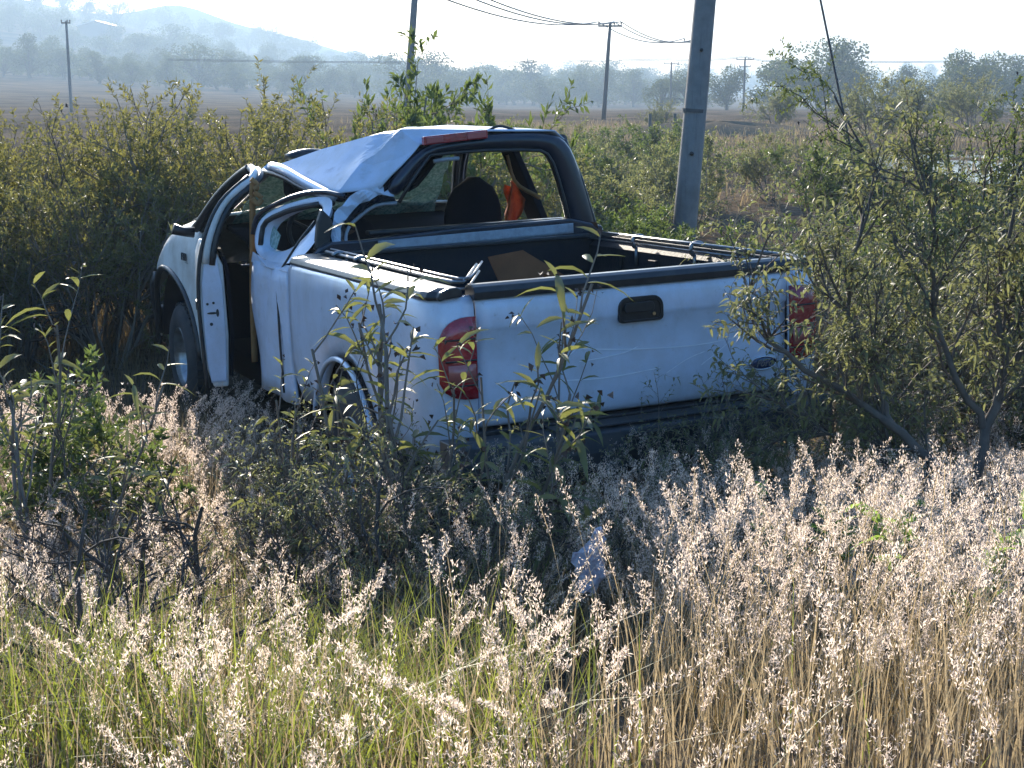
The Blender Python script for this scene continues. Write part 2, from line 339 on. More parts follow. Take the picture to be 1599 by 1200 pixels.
    for pl in SCR:
        p = smooth_path([(x, 0, z) for x, z in pl], 14); V = []
        for i, q in enumerate(p):
            w = .0020 * (.35 + abs(math.sin(i * 1.7))); sy = -.0055 - .002 * abs(math.sin(q[0] * 9 + q[2] * 14)); V += [(q[0], sy - .001, q[2] - w), (q[0], sy - .001, q[2] + w)]
        part('scratch', V, [(2 * i, 2 * i + 1, 2 * i + 3, 2 * i + 2) for i in range(13)], M['scratch'], tg)
    # bumper, plate bracket, under-body
    rows = [[(x, -.17 + .06 * (abs(x) / .96) ** 4 + y, z) for y, z in ((.0, .52), (-.012, .6), (-.004, .68), (.02, .70), (.13, .70), (.13, .52))] for x in np.linspace(-.96, .96, 15)]
    V, F = loftv(rows, True, True); bp = part('rear_bumper', V, F, M['bumper'], T, bevel=.006)
    box('step_pad', (-.5, .5, -.165, -.045, .701, .712), M['black'], bp)
    box('plate_recess', (-.18, .18, -.192, -.176, .545, .665), M['black'], bp)
    box('roll_pan', (-.80, .80, -.03, .05, .62, .72), M['black'], T)
    box('underbody_light_block', (-.5, .5, .1, 5.3, .40, .56), M['black'], T, .02)  # solid dark underbody box, added to block light beneath the truck
    box('bed_underside', (-.93, .93, .05, 2.0, .56, .80), M['inside'], T, .02)
    box('cab_floor', (-.90, .90, 2.08, 4.2, .44, .60), M['inside'], T, .02)
    # wheels
    def wheel(x, y, z, s, steer=0):
        R, W = .385, .255
        sec = [(-W/2 + .02, .21), (-W/2, .25), (-W/2 - .004, .31), (-W/2 + .02, .362), (-W/2 + .05, R), (0, R + .004), (W/2 - .05, R), (W/2 - .02, .362), (W/2 + .004, .31), (W/2, .25), (W/2 - .02, .21)]
        V, F = loftv([[(a, r * math.cos(q), r * math.sin(q)) for a, r in sec] for q in np.linspace(0, 2 * math.pi, 41)])
        mtx = Matrix.Translation((x, y, z)) @ Matrix.Rotation(steer, 4, 'Z')
        wh = part('wheel', [mtx @ Vector(v) for v in V], F, M['tyre'], T, smooth=True)
        for k in range(40):
            q = k * 2 * math.pi / 40; mm = mtx @ Matrix.Rotation(q, 4, 'X')
            V, F = boxv(-.09, -.008, -.02, .012, R - .004, R + .010); V2, F2 = boxv(.008, .09, -.004, .028, R - .004, R + .010)
            part('tread_block', [mm @ Vector(v) for v in V + V2], F + [tuple(i + 8 for i in f) for f in F2], M['tyre'], wh)
        fs = [(.0, .0), (.02, .07), (.015, .075), (-.03, .11), (-.02, .15), (.01, .165), (.055, .20), (.10, .213), (-.09, .213)]
        V, F = loftv([[(s * (a + .02), r * math.cos(q), r * math.sin(q)) for a, r in fs] for q in np.linspace(0, 2 * math.pi, 33)])
        rm = part('rim', [mtx @ Vector(v) for v in V], F, M['rim'], wh, smooth=True)
        for k in range(5):
            q = k * 2 * math.pi / 5; c = mtx @ Vector((s * .03, .055 * math.cos(q), .055 * math.sin(q)))
            tube('lug_nut', [c - Vector((s * .01, 0, 0)), c + Vector((s * .025, 0, 0))], .011, M['chrome'], rm, sides=6)
    for s in (-1, 1):
        wheel(s * .86, 1.17, .388, s); wheel(s * .885, 4.93, .395, s, .0)
    # front end: fenders, hood, bumper end
    def ztop(y): return float(np.interp(y, [3.87, 4.2, 4.45, 4.75, 5.0, 5.25, 5.5, 5.72], [1.452, 1.437, 1.418, 1.37, 1.30, 1.205, 1.08, .93]))
    ysF = np.concatenate([np.arange(4.14, 5.6, .06), [5.62, 5.66, 5.70, 5.72]])
    for s in (-1, 1):
        rows = []
        for y in ysF:
            q = 1 - ((y - 4.9) / .73) ** 2; zb = .46 + (.585 * math.sqrt(q) if q > 0 else 0); zt = ztop(y); zb = min(zb, zt - .06)
            fl = .05 * math.exp(-((y - 4.9) / .55) ** 2)
            row = []
            for t in (0, .08, .2, .4, .6, .8, .93, 1):
                z = zt - (zt - zb) * t; x = .90 + .11 * math.sin(min(1, t * 3.2) * math.pi / 2) + fl * t - .05 * (t == 0) - .04 * sstep(5.4, 5.75, y)
                row.append((s * x, y, z))
            rows.append(row)
        V, F = loftv(rows); part('front_fender', V, F, M['paint_dusty'], T, smooth=True, solid=.012)
        lip = []
        for q in np.linspace(.05, math.pi - .02, 26):
            y = 4.9 + .73 * math.cos(q); z = .46 + .585 * math.sin(q); lip.append((s * (1.018 + .05 * math.exp(-((y - 4.9) / .55) ** 2) - .04 * float(sstep(5.4, 5.75, y))), y, min(z, ztop(y) - .05)))
        tube('arch_flare', lip, .022, M['black'], T)
        rows = [[(s * a, 4.9 + .75 * math.cos(q), .44 + .60 * math.sin(q)) for a in (.55, .97)] for q in np.linspace(.05, math.pi - .05, 14)]
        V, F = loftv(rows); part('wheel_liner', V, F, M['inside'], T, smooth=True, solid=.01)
    rows = [[(x, y, ztop(y) + .02 + .035 * math.cos(x * 1.6) - .03 + (.03 * math.sin(x * 7 + y * 5) if y > 4.5 else 0)) for x in np.linspace(-.86, .86, 15)] for y in np.linspace(4.12, 5.70, 12)]
    V, F = loftv(rows); part('hood', V, F, M['paint_dusty'], T, smooth=True, solid=.02)
    tube('hood_seam', [(-.868, y, ztop(y) + .006) for y in np.linspace(3.9, 5.5, 14)], .012, M['black'], T)
    box('grille', (-.80, .80, 5.70, 5.76, .62, .95), M['black'], T, .02)
    box('front_bumper', (-.99, .99, 5.72, 5.90, .46, .68), M['black'], T, .05)
    rows = [[(x, y, z) for x, y, z in ((-.99, 5.66 + d, .95), (-1.01, 5.72 + d, .85), (-1.0, 5.76 + d, .70), (-.98, 5.78 + d, .55), (-.99, 5.74 + d, .40))] for d in (-.05, .02, .07)]
    V, F = loftv(rows); part('torn_bumper_end', V, F, M['black'], T, smooth=True, solid=.02)
    # fender badge
    bd = box('fender_badge', (-1.030, -1.02, 4.34, 4.52, 1.117, 1.121), M['alu'], T, .001)
    text('F150', .075, 'badge_lettering', bd, M['metal_dark'], Matrix.Translation((-1.034, 4.43, 1.155)) @ Matrix.Rotation(-math.pi / 2, 4, 'Z') @ Matrix.Rotation(math.pi / 2, 4, 'X'), .25, .004)
    # cowl, dashboard, windscreen
    rows = [[(x, y, z) for x in np.linspace(-.78, .78, 9)] for y, z in ((3.60, 1.10), (3.62, 1.24), (3.72, 1.30), (3.95, 1.33), (4.2, 1.36))]
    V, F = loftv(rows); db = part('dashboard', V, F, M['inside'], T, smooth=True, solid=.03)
    rows = []
    for t in np.linspace(0, 1, 9):
        row = []
        for u in np.linspace(0, 1, 15):
            x = -.74 + 1.46 * u; y = 4.2 - .68 * t; zt = 1.775 + (1.90 - 1.775) * min(1, u * 1.6); z = 1.37 + (zt - 1.37) * t - .10 * math.sin(t * 3.14) * math.exp(-((u - .35) / .25) ** 2)
            row.append((x * (1 - .12 * t), y + .012 * math.sin(u * 31 + t * 17), z + .012 * math.sin(u * 23 - t * 29)))
        rows.append(row)
    V, F = loftv(rows); part('windscreen', V, F, M['glass'], T, solid=.006)
    ring = [(-.36 + .19 * math.cos(a), 3.50 + .075 * math.sin(a), 1.33 + .17 * math.sin(a)) for a in np.linspace(0, 2 * math.pi, 29)]
    sw = tube('steering_wheel', ring, .016, M['black'], T, caps=False)
    for a in (.5, 2.6, 4.71): tube('spoke', [(-.36, 3.53, 1.33), (-.36 + .19 * math.cos(a), 3.50 + .075 * math.sin(a), 1.33 + .17 * math.sin(a))], .014, M['black'], sw, sides=5)
    tube('steering_column', [(-.36, 3.53, 1.33), (-.36, 3.85, 1.2)], .03, M['black'], sw)
    # seats
    def seat(cx, y, zt, w, lean):
        rows = []
        for t in np.linspace(0, 1, 12):
            z = .95 + (zt - .95) * t; ww = w * (1 if t < .55 else math.sqrt(max(.02, 1 - ((t - .55) / .45) ** 2.4))); yy = y - lean * t; d = .09 * (1 - .35 * t)
            rows.append([(cx + ww * math.cos(a) * (abs(math.cos(a)) ** -.35 if abs(math.cos(a)) > .05 else 1) * .93, yy + d * math.sin(a), z) for a in np.linspace(0, 2 * math.pi, 17)[:-1]])
        V, F = loftv(rows, True, True); st = part('seat', V, F, M['seat'], T, smooth=True)
        box('seat_cushion', (cx - w, cx + w, y + .02, y + .5, .78, .97), M['seat'], st, .05)
    seat(.49, 3.02, 1.655, .215, .10); seat(-.34, 3.05, 1.47, .22, .14)
    # rear wall of the cab
    out = [(-.90, .56), (.92, .56), (.935, 1.25), (.93, 1.37), (.72, 1.425), (.0, 1.415), (-.55, 1.385), (-.74, 1.385), (-.80, 1.36), (-.90, 1.27)]
    V, F = loftv([[(x, y, z) for x, z in out] for y in (2.045, 2.10)], True, True); part('cab_rear_panel', V, F, M['navy'], T, bevel=.012)
    box('window_sill', (-.5, .72, 2.095, 2.17, 1.405, 1.428), M['black'], T, .008)
    rows = [[(x, 2.030 + .004 * math.sin(x * 20), z0 + .022 * (x + .47) / 1.2) for z0 in (1.318, 1.335, 1.372, 1.377)] for x in np.linspace(-.475, .727, 26)]
    V, F = loftv(rows); part('glass_trim_strip', V, F, M['strip'], T, smooth=True, solid=.008)
    O = [(-.40, 1.645), (-.30, 1.755), (-.178, 1.878), (-.05, 1.905), (.21, 1.935), (.45, 1.937), (.62, 1.925), (.70, 1.903), (.762, 1.85), (.815, 1.72), (.868, 1.55), (.925, 1.36), (.92, 1.34)]
    I = [(-.325, 1.575), (-.235, 1.70), (-.128, 1.826), (.0, 1.832), (.21, 1.838), (.43, 1.83), (.55, 1.822), (.596, 1.80), (.632, 1.745), (.664, 1.65), (.70, 1.52), (.722, 1.42), (.722, 1.40)]
    rows = [[(x, 2.12, z) for x, z in O], [(x - .01 * (x > .5), 2.085, z - .012) for x, z in O], [(.5 * (a[0] + b[0]), 2.068, .5 * (a[1] + b[1])) for a, b in zip(O, I)], [(x, 2.09, z) for x, z in I], [(x, 2.16, z) for x, z in I], [(.5 * (a[0] + b[0]), 2.2, .5 * (a[1] + b[1])) for a, b in zip(O, I)], [(x, 2.17, z) for x, z in O]]
    V, F = loftv(list(map(list, zip(*rows))), True, True); rf = part('rear_window_frame', V, F, M['navy'], T, smooth=True, sub=1)
    tube('glass_seal', [(x, 2.078, z) for x, z in I], .011, M['black'], rf, sides=6)
    tube('torn_seal', [(-.10, 2.10, 1.79), (-.02, 2.09, 1.80), (.05, 2.09, 1.80)], .012, M['strip'], rf, sides=5)
    # high brake lamp
    hb = part('brake_lamp', *boxv(-.172, .214, 2.045, 2.085, -.024, .024), M['red'], T, bevel=.006)
    for v in hb.data.vertices: v.co.z += 1.905 + (v.co.x + .172) * .062
    for x0, x1 in ((-.16, -.06), (.085, .20)):
        q = part('lamp_lens', *boxv(x0, x1, 2.038, 2.05, -.017, .017), M['pinkred'], hb, bevel=.003)
        for v in q.data.vertices: v.co.z += 1.905 + (v.co.x + .172) * .062
    # crushed roof
    R = [(-.645, 3.35, 1.778), (-.486, 2.95, 1.866), (-.25, 2.2, 1.980), (-.605, 2.3, 1.635), (-.415, 2.12, 1.66), (-.178, 2.1, 1.888), (.21, 2.1, 1.950), (.66, 2.1, 1.934), (.748, 2.14, 1.875),
         (.62, 3.5, 1.915), (.715, 3.45, 1.86), (.2, 3.5, 1.90), (.2, 2.6, 1.985), (-.51, 2.62, 1.778), (-.32, 2.17, 1.80), (-.45, 2.32, 1.79), (-.42, 3.5, 1.80)]
    FF = [(0, 13, 1), (0, 3, 13), (3, 15, 13), (3, 4, 15), (15, 2, 13), (2, 1, 13), (4, 14, 15), (15, 14, 2), (4, 5, 14), (14, 5, 2), (2, 5, 6, 12), (12, 6, 7), (1, 2, 12), (1, 12, 11), (1, 11, 16), (0, 1, 16), (12, 7, 9), (12, 9, 11), (7, 8, 10, 9)]
    def roof_mesh(dz, name, m, amp):
        bm = bmesh.new(); vs = [bm.verts.new((x, y, z + dz)) for x, y, z in R]
        for f in FF: bm.faces.new([vs[i] for i in f])
        bmesh.ops.triangulate(bm, faces=bm.faces); bmesh.ops.subdivide_edges(bm, edges=bm.edges, cuts=7, use_grid_fill=True)
        tri = lambda t: abs((t % 1) * 2 - 1) * 2 - 1
        for v in bm.verts:
            if v.is_boundary: continue
            x, y, z = v.co; k = math.exp(-((x + .33) ** 2 / .018 + (y - 2.28) ** 2 / .05)); q = max(0, -x - .15)
            v.co.z += amp * (.002 * math.sin(x * 5 - y * 3) + .020 * k * tri(2.6 * x + 1.9 * y) + .014 * k * tri(4.1 * y - 2.3 * x + .3) + .006 * q * tri(.55 * y + .3 * x))
        bmesh.ops.recalc_face_normals(bm, faces=bm.faces); me = bpy.data.meshes.new(name); bm.to_mesh(me); bm.free(); me.materials.append(m)
        for p in me.polygons: p.use_smooth = True
        me.set_sharp_from_angle(angle=math.radians(8))
        return obj(name, me, T)
    ro = roof_mesh(0, 'roof', M['paint_dent'], 1); mo = ro.modifiers.new('solid', 'SOLIDIFY'); mo.thickness = .008; mo.offset = -1
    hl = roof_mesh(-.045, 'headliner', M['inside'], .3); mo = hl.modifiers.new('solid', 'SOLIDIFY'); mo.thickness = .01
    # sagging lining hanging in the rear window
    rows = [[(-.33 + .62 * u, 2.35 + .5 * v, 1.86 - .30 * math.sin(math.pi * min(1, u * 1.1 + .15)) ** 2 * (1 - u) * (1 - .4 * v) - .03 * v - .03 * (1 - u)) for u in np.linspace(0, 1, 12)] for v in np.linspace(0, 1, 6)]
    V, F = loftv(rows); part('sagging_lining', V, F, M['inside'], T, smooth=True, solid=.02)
    tube('roof_rail', smooth_path([(-.66, 3.42, 1.765), (-.66, 3.2, 1.755), (-.645, 2.8, 1.69), (-.615, 2.33, 1.612)], 12), .03, M['paint'], T)
    tube('door_seal', smooth_path([(-.70, 3.45, 1.735), (-.68, 3.2, 1.715), (-.66, 2.8, 1.652), (-.625, 2.33, 1.578)], 12), .016, M['black'], T)
    box('sun_visor', (-.60, -.25, 3.25, 3.42, 1.575, 1.70), M['inside'], T, .03)
    for s in (-1, 1):
        tp = [(-.66, 3.42, 1.765), (-.72, 3.72, 1.64), (-.83, 4.02, 1.47), (-.90, 4.2, 1.38)] if s < 0 else [(.69, 3.45, 1.87), (.76, 3.72, 1.70), (.86, 4.02, 1.48), (.91, 4.2, 1.38)]
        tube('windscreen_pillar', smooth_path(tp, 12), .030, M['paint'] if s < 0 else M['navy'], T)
        tube('windscreen_seal', smooth_path([(a - s * .035, b + .03, c + .012) for a, b, c in tp], 12), .028, M['black'], T)
    # right side of the cab seen from inside
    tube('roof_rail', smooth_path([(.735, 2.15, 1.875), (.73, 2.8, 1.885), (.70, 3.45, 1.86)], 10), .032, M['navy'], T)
    def slab(name, pts, m, th=.05):
        a = [Vector(p) for p in pts]; b = [p - Vector((th, 0, 0)) for p in a]
        n = len(a); V = a + b; F = [tuple(range(n)), tuple(range(2 * n - 1, n - 1, -1))] + [(i, (i + 1) % n, n + (i + 1) % n, n + i) for i in range(n)]
        return part(name, V, F, m, T, bevel=.01)
    slab('centre_pillar', [(.95, 2.72, 1.28), (.95, 2.95, 1.28), (.80, 3.0, 1.72), (.745, 3.02, 1.88), (.745, 2.84, 1.88), (.83, 2.80, 1.65)], M['inside'])
    slab('cab_side_panel', [(.955, 2.06, .52), (.955, 2.85, .52), (.955, 2.85, 1.30), (.94, 2.06, 1.36)], M['paint'])
    slab('passenger_door', [(.955, 2.86, .5), (.955, 3.85, .5), (.955, 3.92, 1.33), (.955, 2.86, 1.31)], M['paint'], .12)
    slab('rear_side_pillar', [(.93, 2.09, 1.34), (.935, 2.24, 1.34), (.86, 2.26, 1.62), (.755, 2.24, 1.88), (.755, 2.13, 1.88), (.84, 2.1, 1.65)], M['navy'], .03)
    tube('seat_belt', smooth_path([(.70, 2.86, 1.78), (.72, 2.80, 1.62), (.80, 2.62, 1.52)], 8), .014, M['strap'], T, sides=4)
    # crushed left quarter: panel with a squashed window
    Wn = [(-.943, 2.74, 1.334), (-.916, 2.74, 1.454), (-.839, 2.62, 1.532), (-.682, 2.38, 1.591), (-.692, 2.3, 1.53), (-.845, 2.25, 1.394), (-.902, 2.45, 1.321), (-.928, 2.65, 1.313)]
    On = [(-.975, 2.79, 1.30), (-.952, 2.80, 1.48), (-.850, 2.66, 1.566), (-.667, 2.36, 1.633), (-.618, 2.24, 1.60), (-.82, 2.09, 1.367), (-.953, 2.09, 1.262), (-.962, 2.6, 1.262)]
    low = [[(-.968 - .02 * math.sin((z - .5) * 3.6) + .012 * math.sin(y * 14 + z * 9) * (y > 2.2), y, z) for z in np.linspace(.5, 1.255, 9)] for y in np.linspace(2.06, 2.80, 12)]
    V, F = loftv(low); qp = part('quarter_panel', V, F, M['paint_dent'], T, smooth=True, solid=.012)
    mid = [tuple(.5 * (a + b) for a, b in zip(p, q)) for p, q in zip(On, Wn)]; mid = [(x - .012, y, z) for x, y, z in mid]
    inn = [(x + .07, y, z - .01) for x, y, z in Wn]
    V, F = loftv([On, mid, Wn, inn], True); part('quarter_window_surround', V, F, M['paint'], qp, smooth=True, sub=2)
    V = [(-.975, 2.79, 1.30), (-.962, 2.6, 1.268), (-.953, 2.09, 1.268), (-.985, 2.06, 1.24), (-.985, 2.45, 1.235), (-.985, 2.80, 1.24)]
    part('belt_fill', V, [(0, 1, 4, 5), (1, 2, 3, 4)], M['paint'], qp, solid=.01)
    tube('window_rail', smooth_path([(-.968, 2.80, 1.40), (-.948, 2.79, 1.49), (-.855, 2.66, 1.575), (-.667, 2.36, 1.642), (-.60, 2.2, 1.62)], 16), .015, M['navy'], qp)
    tube('glass_channel', smooth_path([(-.945, 2.735, 1.34), (-.92, 2.735, 1.452), (-.842, 2.61, 1.522), (-.69, 2.37, 1.578)], 12), .016, M['black'], qp)
    gl = [(x + .05, y, z) for x, y, z in Wn]; part('broken_quarter_glass', gl[:2] + [(-.86, 2.6, 1.40)] + gl[7:] , [(0, 1, 2, 3)], M['glass'], qp, solid=.004)
    tube('panel_seam', smooth_path([(-.990, 2.27, .55), (-.993, 2.27, 1.0), (-.985, 2.26, 1.2), (-.955, 2.16, 1.30), (-.90, 2.10, 1.40), (-.80, 2.12, 1.50)], 22), .007, M['black'], qp, sides=5)
    V = [(-.815, 2.09, 1.345), (-.79, 2.09, 1.50), (-.765, 2.09, 1.565), (-.72, 2.09, 1.52), (-.705, 2.09, 1.48), (-.725, 2.09, 1.40), (-.735, 2.09, 1.34)]
    V2 = [(x, y + .05, z) for x, y, z in V]; n = len(V)
    part('pillar_trim', V + V2, [tuple(range(n)), tuple(range(2 * n - 1, n - 1, -1))] + [(i, (i + 1) % n, n + (i + 1) % n, n + i) for i in range(n)], M['black'], T, bevel=.01)
    pa = smooth_path([(-.36, 2.14, 1.66), (-.50, 2.15, 1.655), (-.60, 2.17, 1.60), (-.665, 2.17, 1.53), (-.70, 2.16, 1.40), (-.70, 2.13, 1.345)], 18)
    pb = smooth_path([(-.315, 2.15, 1.57), (-.42, 2.2, 1.56), (-.51, 2.24, 1.50), (-.585, 2.22, 1.44), (-.61, 2.2, 1.375), (-.61, 2.15, 1.345)], 18)
    rows = [[tuple(a + (b - a) * t + np.array([.0, -.035 * math.sin(math.pi * t) + .010 * math.sin(i * 1.9 + t * 5), .008 * math.sin(i * 1.3 + t * 9)])) for t in np.linspace(0, 1, 9)] for i, (a, b) in enumerate(zip(pa, pb))]
    V, F = loftv([r[:5] for r in rows]); part('twisted_pillar', V, F, M['paint_dent'], T, solid=.008)
    V, F = loftv([[(x, y + .02, z) for x, y, z in r[3:]] for r in rows]); part('hollow_shade_sheet', V, F, M['navy'], T, solid=.008)  # navy sheet whose dark colour stands for the shade in the pillar's hollow
    tube('torn_flange', pb + np.array([0, -.012, 0]), .012, M['strip'], T, sides=4)
    # driver's door, standing ajar
    th = math.radians(11.5); hx, hy = -1.02, 4.13; d = np.array([-math.sin(th), -math.cos(th)]); nrm = np.array([-math.cos(th), math.sin(th)])
    def D(u, v, z): p = np.array([hx, hy]) + u * d + v * nrm; return (p[0], p[1], z)
    sec = [(-.035, .50), (.0, .62), (.014, .85), (.016, 1.05), (.0, 1.22), (-.03, 1.30), (-.10, 1.30), (-.135, 1.22), (-.14, .8), (-.12, .50)]
    V, F = loftv([[D(u, v, z) for v, z in sec] for u in np.linspace(0, 1.194, 10)], True, True); dr = part('door', V, F, M['paint_dusty'], T, bevel=.012)
    V, F = loftv([[D(u, v, z) for v, z in ((-.142, .55), (-.165, .8), (-.16, 1.2), (-.142, 1.27))] for u in (.08, .5, 1.13)]); part('door_trim', V, F, M['inside'], dr, solid=.02)
    # pale latch face on the trailing edge, with latch and bolt holes
    V, F = loftv([[D(1.198, v, z) for v, z in ((-.022, .53), (-.004, .66), (-.0, .9), (-.004, 1.12), (-.03, 1.27), (-.10, 1.27), (-.125, 1.1), (-.125, .8), (-.11, .53))], [D(1.204, v, z) for v, z in ((-.024, .54), (-.008, .66), (-.004, .9), (-.008, 1.12), (-.034, 1.26), (-.098, 1.26), (-.122, 1.1), (-.122, .8), (-.108, .54))]], True, True)
    lf = part('latch_face', V, F, M['paint'], dr)
    for v, z, a, b in ((-.03, 1.0, .008, .008), (-.065, 1.005, .008, .008), (-.055, .945, .032, .007), (-.085, .945, .009, .024), (-.045, .88, .010, .010)):
        V, F = loftv([[D(1.2045 + e, v + a * math.cos(q), z + b * math.sin(q)) for q in np.linspace(0, 6.283, 11)[:-1]] for e in (0, .003)], True, True); part('latch_hole', V, F, M['black'], lf)
    fr = smooth_path([D(1.195, -.035, 1.24), D(1.195, -.06, 1.36), (-1.09, 2.955, 1.58), (-.90, 3.0, 1.715), (-.84, 3.2, 1.765), (-.82, 3.45, 1.745), (-.90, 3.85, 1.585), (-1.0, 4.15, 1.36)], 34)
    tube('window_frame', fr[:17], .024, M['paint_dusty'], dr); tube('window_frame', fr[16:], .030, M['black'], dr)
    tube('frame_seal', fr + np.array([.036, -.012, -.012]), .020, M['black'], dr)
    tube('edge_seal', smooth_path([D(1.202, .004, .5), D(1.202, .016, .8), D(1.202, .018, 1.05), D(1.202, -.0, 1.24), D(1.205, -.03, 1.36), (-1.118, 2.945, 1.58), (-.925, 2.985, 1.73)], 24), .012, M['black'], dr)
    g = [D(.12, -.05, 1.28), D(1.17, -.05, 1.28), (-1.09, 2.98, 1.55), (-.91, 3.04, 1.69), (-.84, 3.22, 1.735), (-.82, 3.45, 1.715), (-.90, 3.83, 1.56)]
    part('door_glass', g, [tuple(range(7))], M['tint'], dr, solid=.006)
    box_h = [D(u, v, z) for z in (.955, 1.01) for v in (.012, .035) for u in (.98, 1.11)]
    part('door_handle', box_h, boxv(0, 1, 0, 1, 0, 1)[1], M['black'], dr, bevel=.008)
    mp = [D(.30, .0, 1.36), D(.31, .07, 1.37), D(.32, .13, 1.39)]
    mi = tube('side_mirror', mp, [.035, .03, .035], M['black'], T)
    # dark hood of the far mirror, standing above the front edge of the roof
    rows = [[(-.50 + .26 * u, 3.62 + .06 * math.cos(a), 1.818 + .012 * u + .040 * math.sin(math.pi * (.08 + .84 * u)) ** .6 * math.sin(a)) for a in np.linspace(0, 6.283, 11)[:-1]] for u in np.linspace(0, 1, 9)]
    V, F = loftv(rows, True, True); part('bent_header_trim', V, F, M['black'], T, smooth=True)
    tube('loose_roof_trim', smooth_path([(.26, 2.16, 1.945), (.33, 2.16, 1.968), (.43, 2.16, 1.945)], 8), .008, M['black'], T, sides=5)
    # belt hanging in the door opening
    st = smooth_path([(-.955, 2.78, 1.70), (-.958, 2.80, 1.60), (-.958, 2.86, 1.35), (-.958, 2.95, 1.0), (-.958, 3.0, .62)], 20)
    V, F = loftv([[(p[0] - .018, p[1], p[2]), (p[0], p[1] - .005, p[2]), (p[0] + .018, p[1], p[2])] for p in st]); sb = part('hanging_seat_belt', V, F, M['strap'], T, smooth=True, solid=.004)
    tube('belt_knot', smooth_path([(-.965, 2.775, 1.72), (-.935, 2.77, 1.69), (-.945, 2.765, 1.64), (-.915, 2.76, 1.61), (-.94, 2.76, 1.575), (-.965, 2.765, 1.61)], 16), .017, M['strap'], sb, sides=6)
    return T
truck = build_truck()

def place_in_truck(o):
    o.matrix_world = TR4 @ o.matrix_world; return o
# loose things lying in the truck
V = [(x, .30 + .3 * (z - 1.3), z) for x, z in ((-.565, 1.418), (-.394, 1.435), (-.17, 1.285), (-.03, 1.16), (-.30, 1.05), (-.52, 1.27))]
o = part('cardboard_sheet', V, [tuple(range(6))], M['card'], None, solid=.008); tag(o, 'bent brown cardboard sheet sticking up out of the truck bed', 'cardboard'); place_in_truck(o)
rows = [[(.745 + .03 * math.sin(u * 7 + t * 4) + .11 * (u - .5) * (.7 + .5 * math.sin(t * 3.6 + .4) + .2 * math.sin(t * 11)), 2.90 + .03 * math.sin(u * 9 + t * 3), 1.60 - .28 * t - .02 * math.sin(u * 6)) for u in np.linspace(0, 1, 12)] for t in np.linspace(0, 1, 10)]
V, F = loftv(rows); o = part('orange_cloth', V, F, M['orange'], None, smooth=True, solid=.006); tag(o, 'bunched orange cloth hanging inside the truck cab by the far window', 'cloth'); place_in_truck(o)

# ------------------------------------------------------------------ plants
M['bark'] = mat('grey_brown_bark', (.13, .105, .085), .9, noise=(.075, .06, .05), scale=14)
M['barkdark'] = mat('dark_bark', (.055, .042, .034), .9, noise=(.09, .075, .06), scale=14)
M['twig'] = mat('grey_twig', (.20, .165, .13), .85, noise=(.12, .095, .075), scale=10)
M['leafA'] = mat('olive_leaflets', (.065, .080, .030), .55, island=(.15, .142, .06), trans=.48, tcol=(.22, .21, .055), objrand=.2)
M['leafB'] = mat('green_leaves', (.050, .075, .024), .5, island=(.11, .125, .04), trans=.40, tcol=(.15, .20, .045), objrand=.18)
M['leafC'] = mat('lance_leaves', (.095, .145, .040), .45, island=(.20, .195, .055), trans=.45, tcol=(.36, .38, .07))
M['leafL'] = mat('long_leaf_surface', (.075, .10, .040), .5, island=(.21, .185, .07), trans=.4, tcol=(.24, .25, .07), byobj=True)
M['leafW'] = mat('weed_leaf_surface', (.10, .20, .045), .45, island=(.17, .25, .06), trans=.5, tcol=(.36, .52, .09), byobj=True)
M['leafY'] = mat('fresh_leaves', (.10, .20, .045), .45, island=(.17, .25, .06), trans=.5, tcol=(.36, .52, .09))
M['leafM'] = mat('mesquite_leaflets', (.06, .085, .030), .55, island=(.11, .125, .045), trans=.35, tcol=(.18, .22, .05))
M['leafG'] = mat('grey_green_leaves', (.09, .10, .045), .6, island=(.18, .165, .08), trans=.4, tcol=(.26, .27, .10), objrand=.15)
M['pod'] = mat('dark_seed_pods', (.04, .026, .018), .7, island=(.09, .045, .03))
M['far'] = mat('tree_foliage', (.035, .050, .020), .7, island=(.075, .085, .033), trans=.25, tcol=(.12, .15, .04), objrand=.2)

def unit(v): v = np.asarray(v, float); return v / (np.linalg.norm(v, axis=-1, keepdims=True) + 1e-9)
def grow(rg, spec, T, A, p, d, L, r, lev):
    s = spec[lev]; n = s['seg']; pts = [p]; ds = [d]
    for i in range(n):
        d = unit(d + rg.normal(0, s['wig'], 3) + np.array([0, 0, s['up']])); p = p + d * L / n; pts.append(p); ds.append(d)
    rad = np.linspace(r, r * s['tip'], n + 1); T.append((np.array(pts), rad, s.get('sides', 4)))
    if lev + 1 < len(spec):
        for k in range(s['kids']):
            t = s['t0'] + (1 - s['t0']) * ((k + rg.uniform(0, 1)) / s['kids']); f = t * n; i = min(int(f), n - 1); w = f - i
            q = pts[i] * (1 - w) + pts[i + 1] * w; dd = ds[i + 1]; perp = unit(np.cross(dd, rg.normal(0, 1, 3))); a = s['ang'] * rg.uniform(.7, 1.3)
            grow(rg, spec, T, A, q, unit(dd * math.cos(a) + perp * math.sin(a)), L * s['lr'] * rg.uniform(.6, 1.25) * (1.15 - .45 * t), max(.0012, rad[i] * .62), lev + 1)
    for k in range(s.get('leaf', 0)):
        t = rg.uniform(s.get('lt', .15), 1.0); f = t * n; i = min(int(f), n - 1); w = f - i
        A.append(np.concatenate([pts[i] * (1 - w) + pts[i + 1] * w, ds[i + 1]]))
def tubes_mesh(name, T, m):
    Vs, Fs, o = [], [], 0
    for pts, rad, sd in T:
        V, F = tube_np(pts, rad, sd); Vs.append(V); Fs.append(F + o); o += len(V)
    return mesh_np(name, np.concatenate(Vs), [np.concatenate(Fs)], m, True)
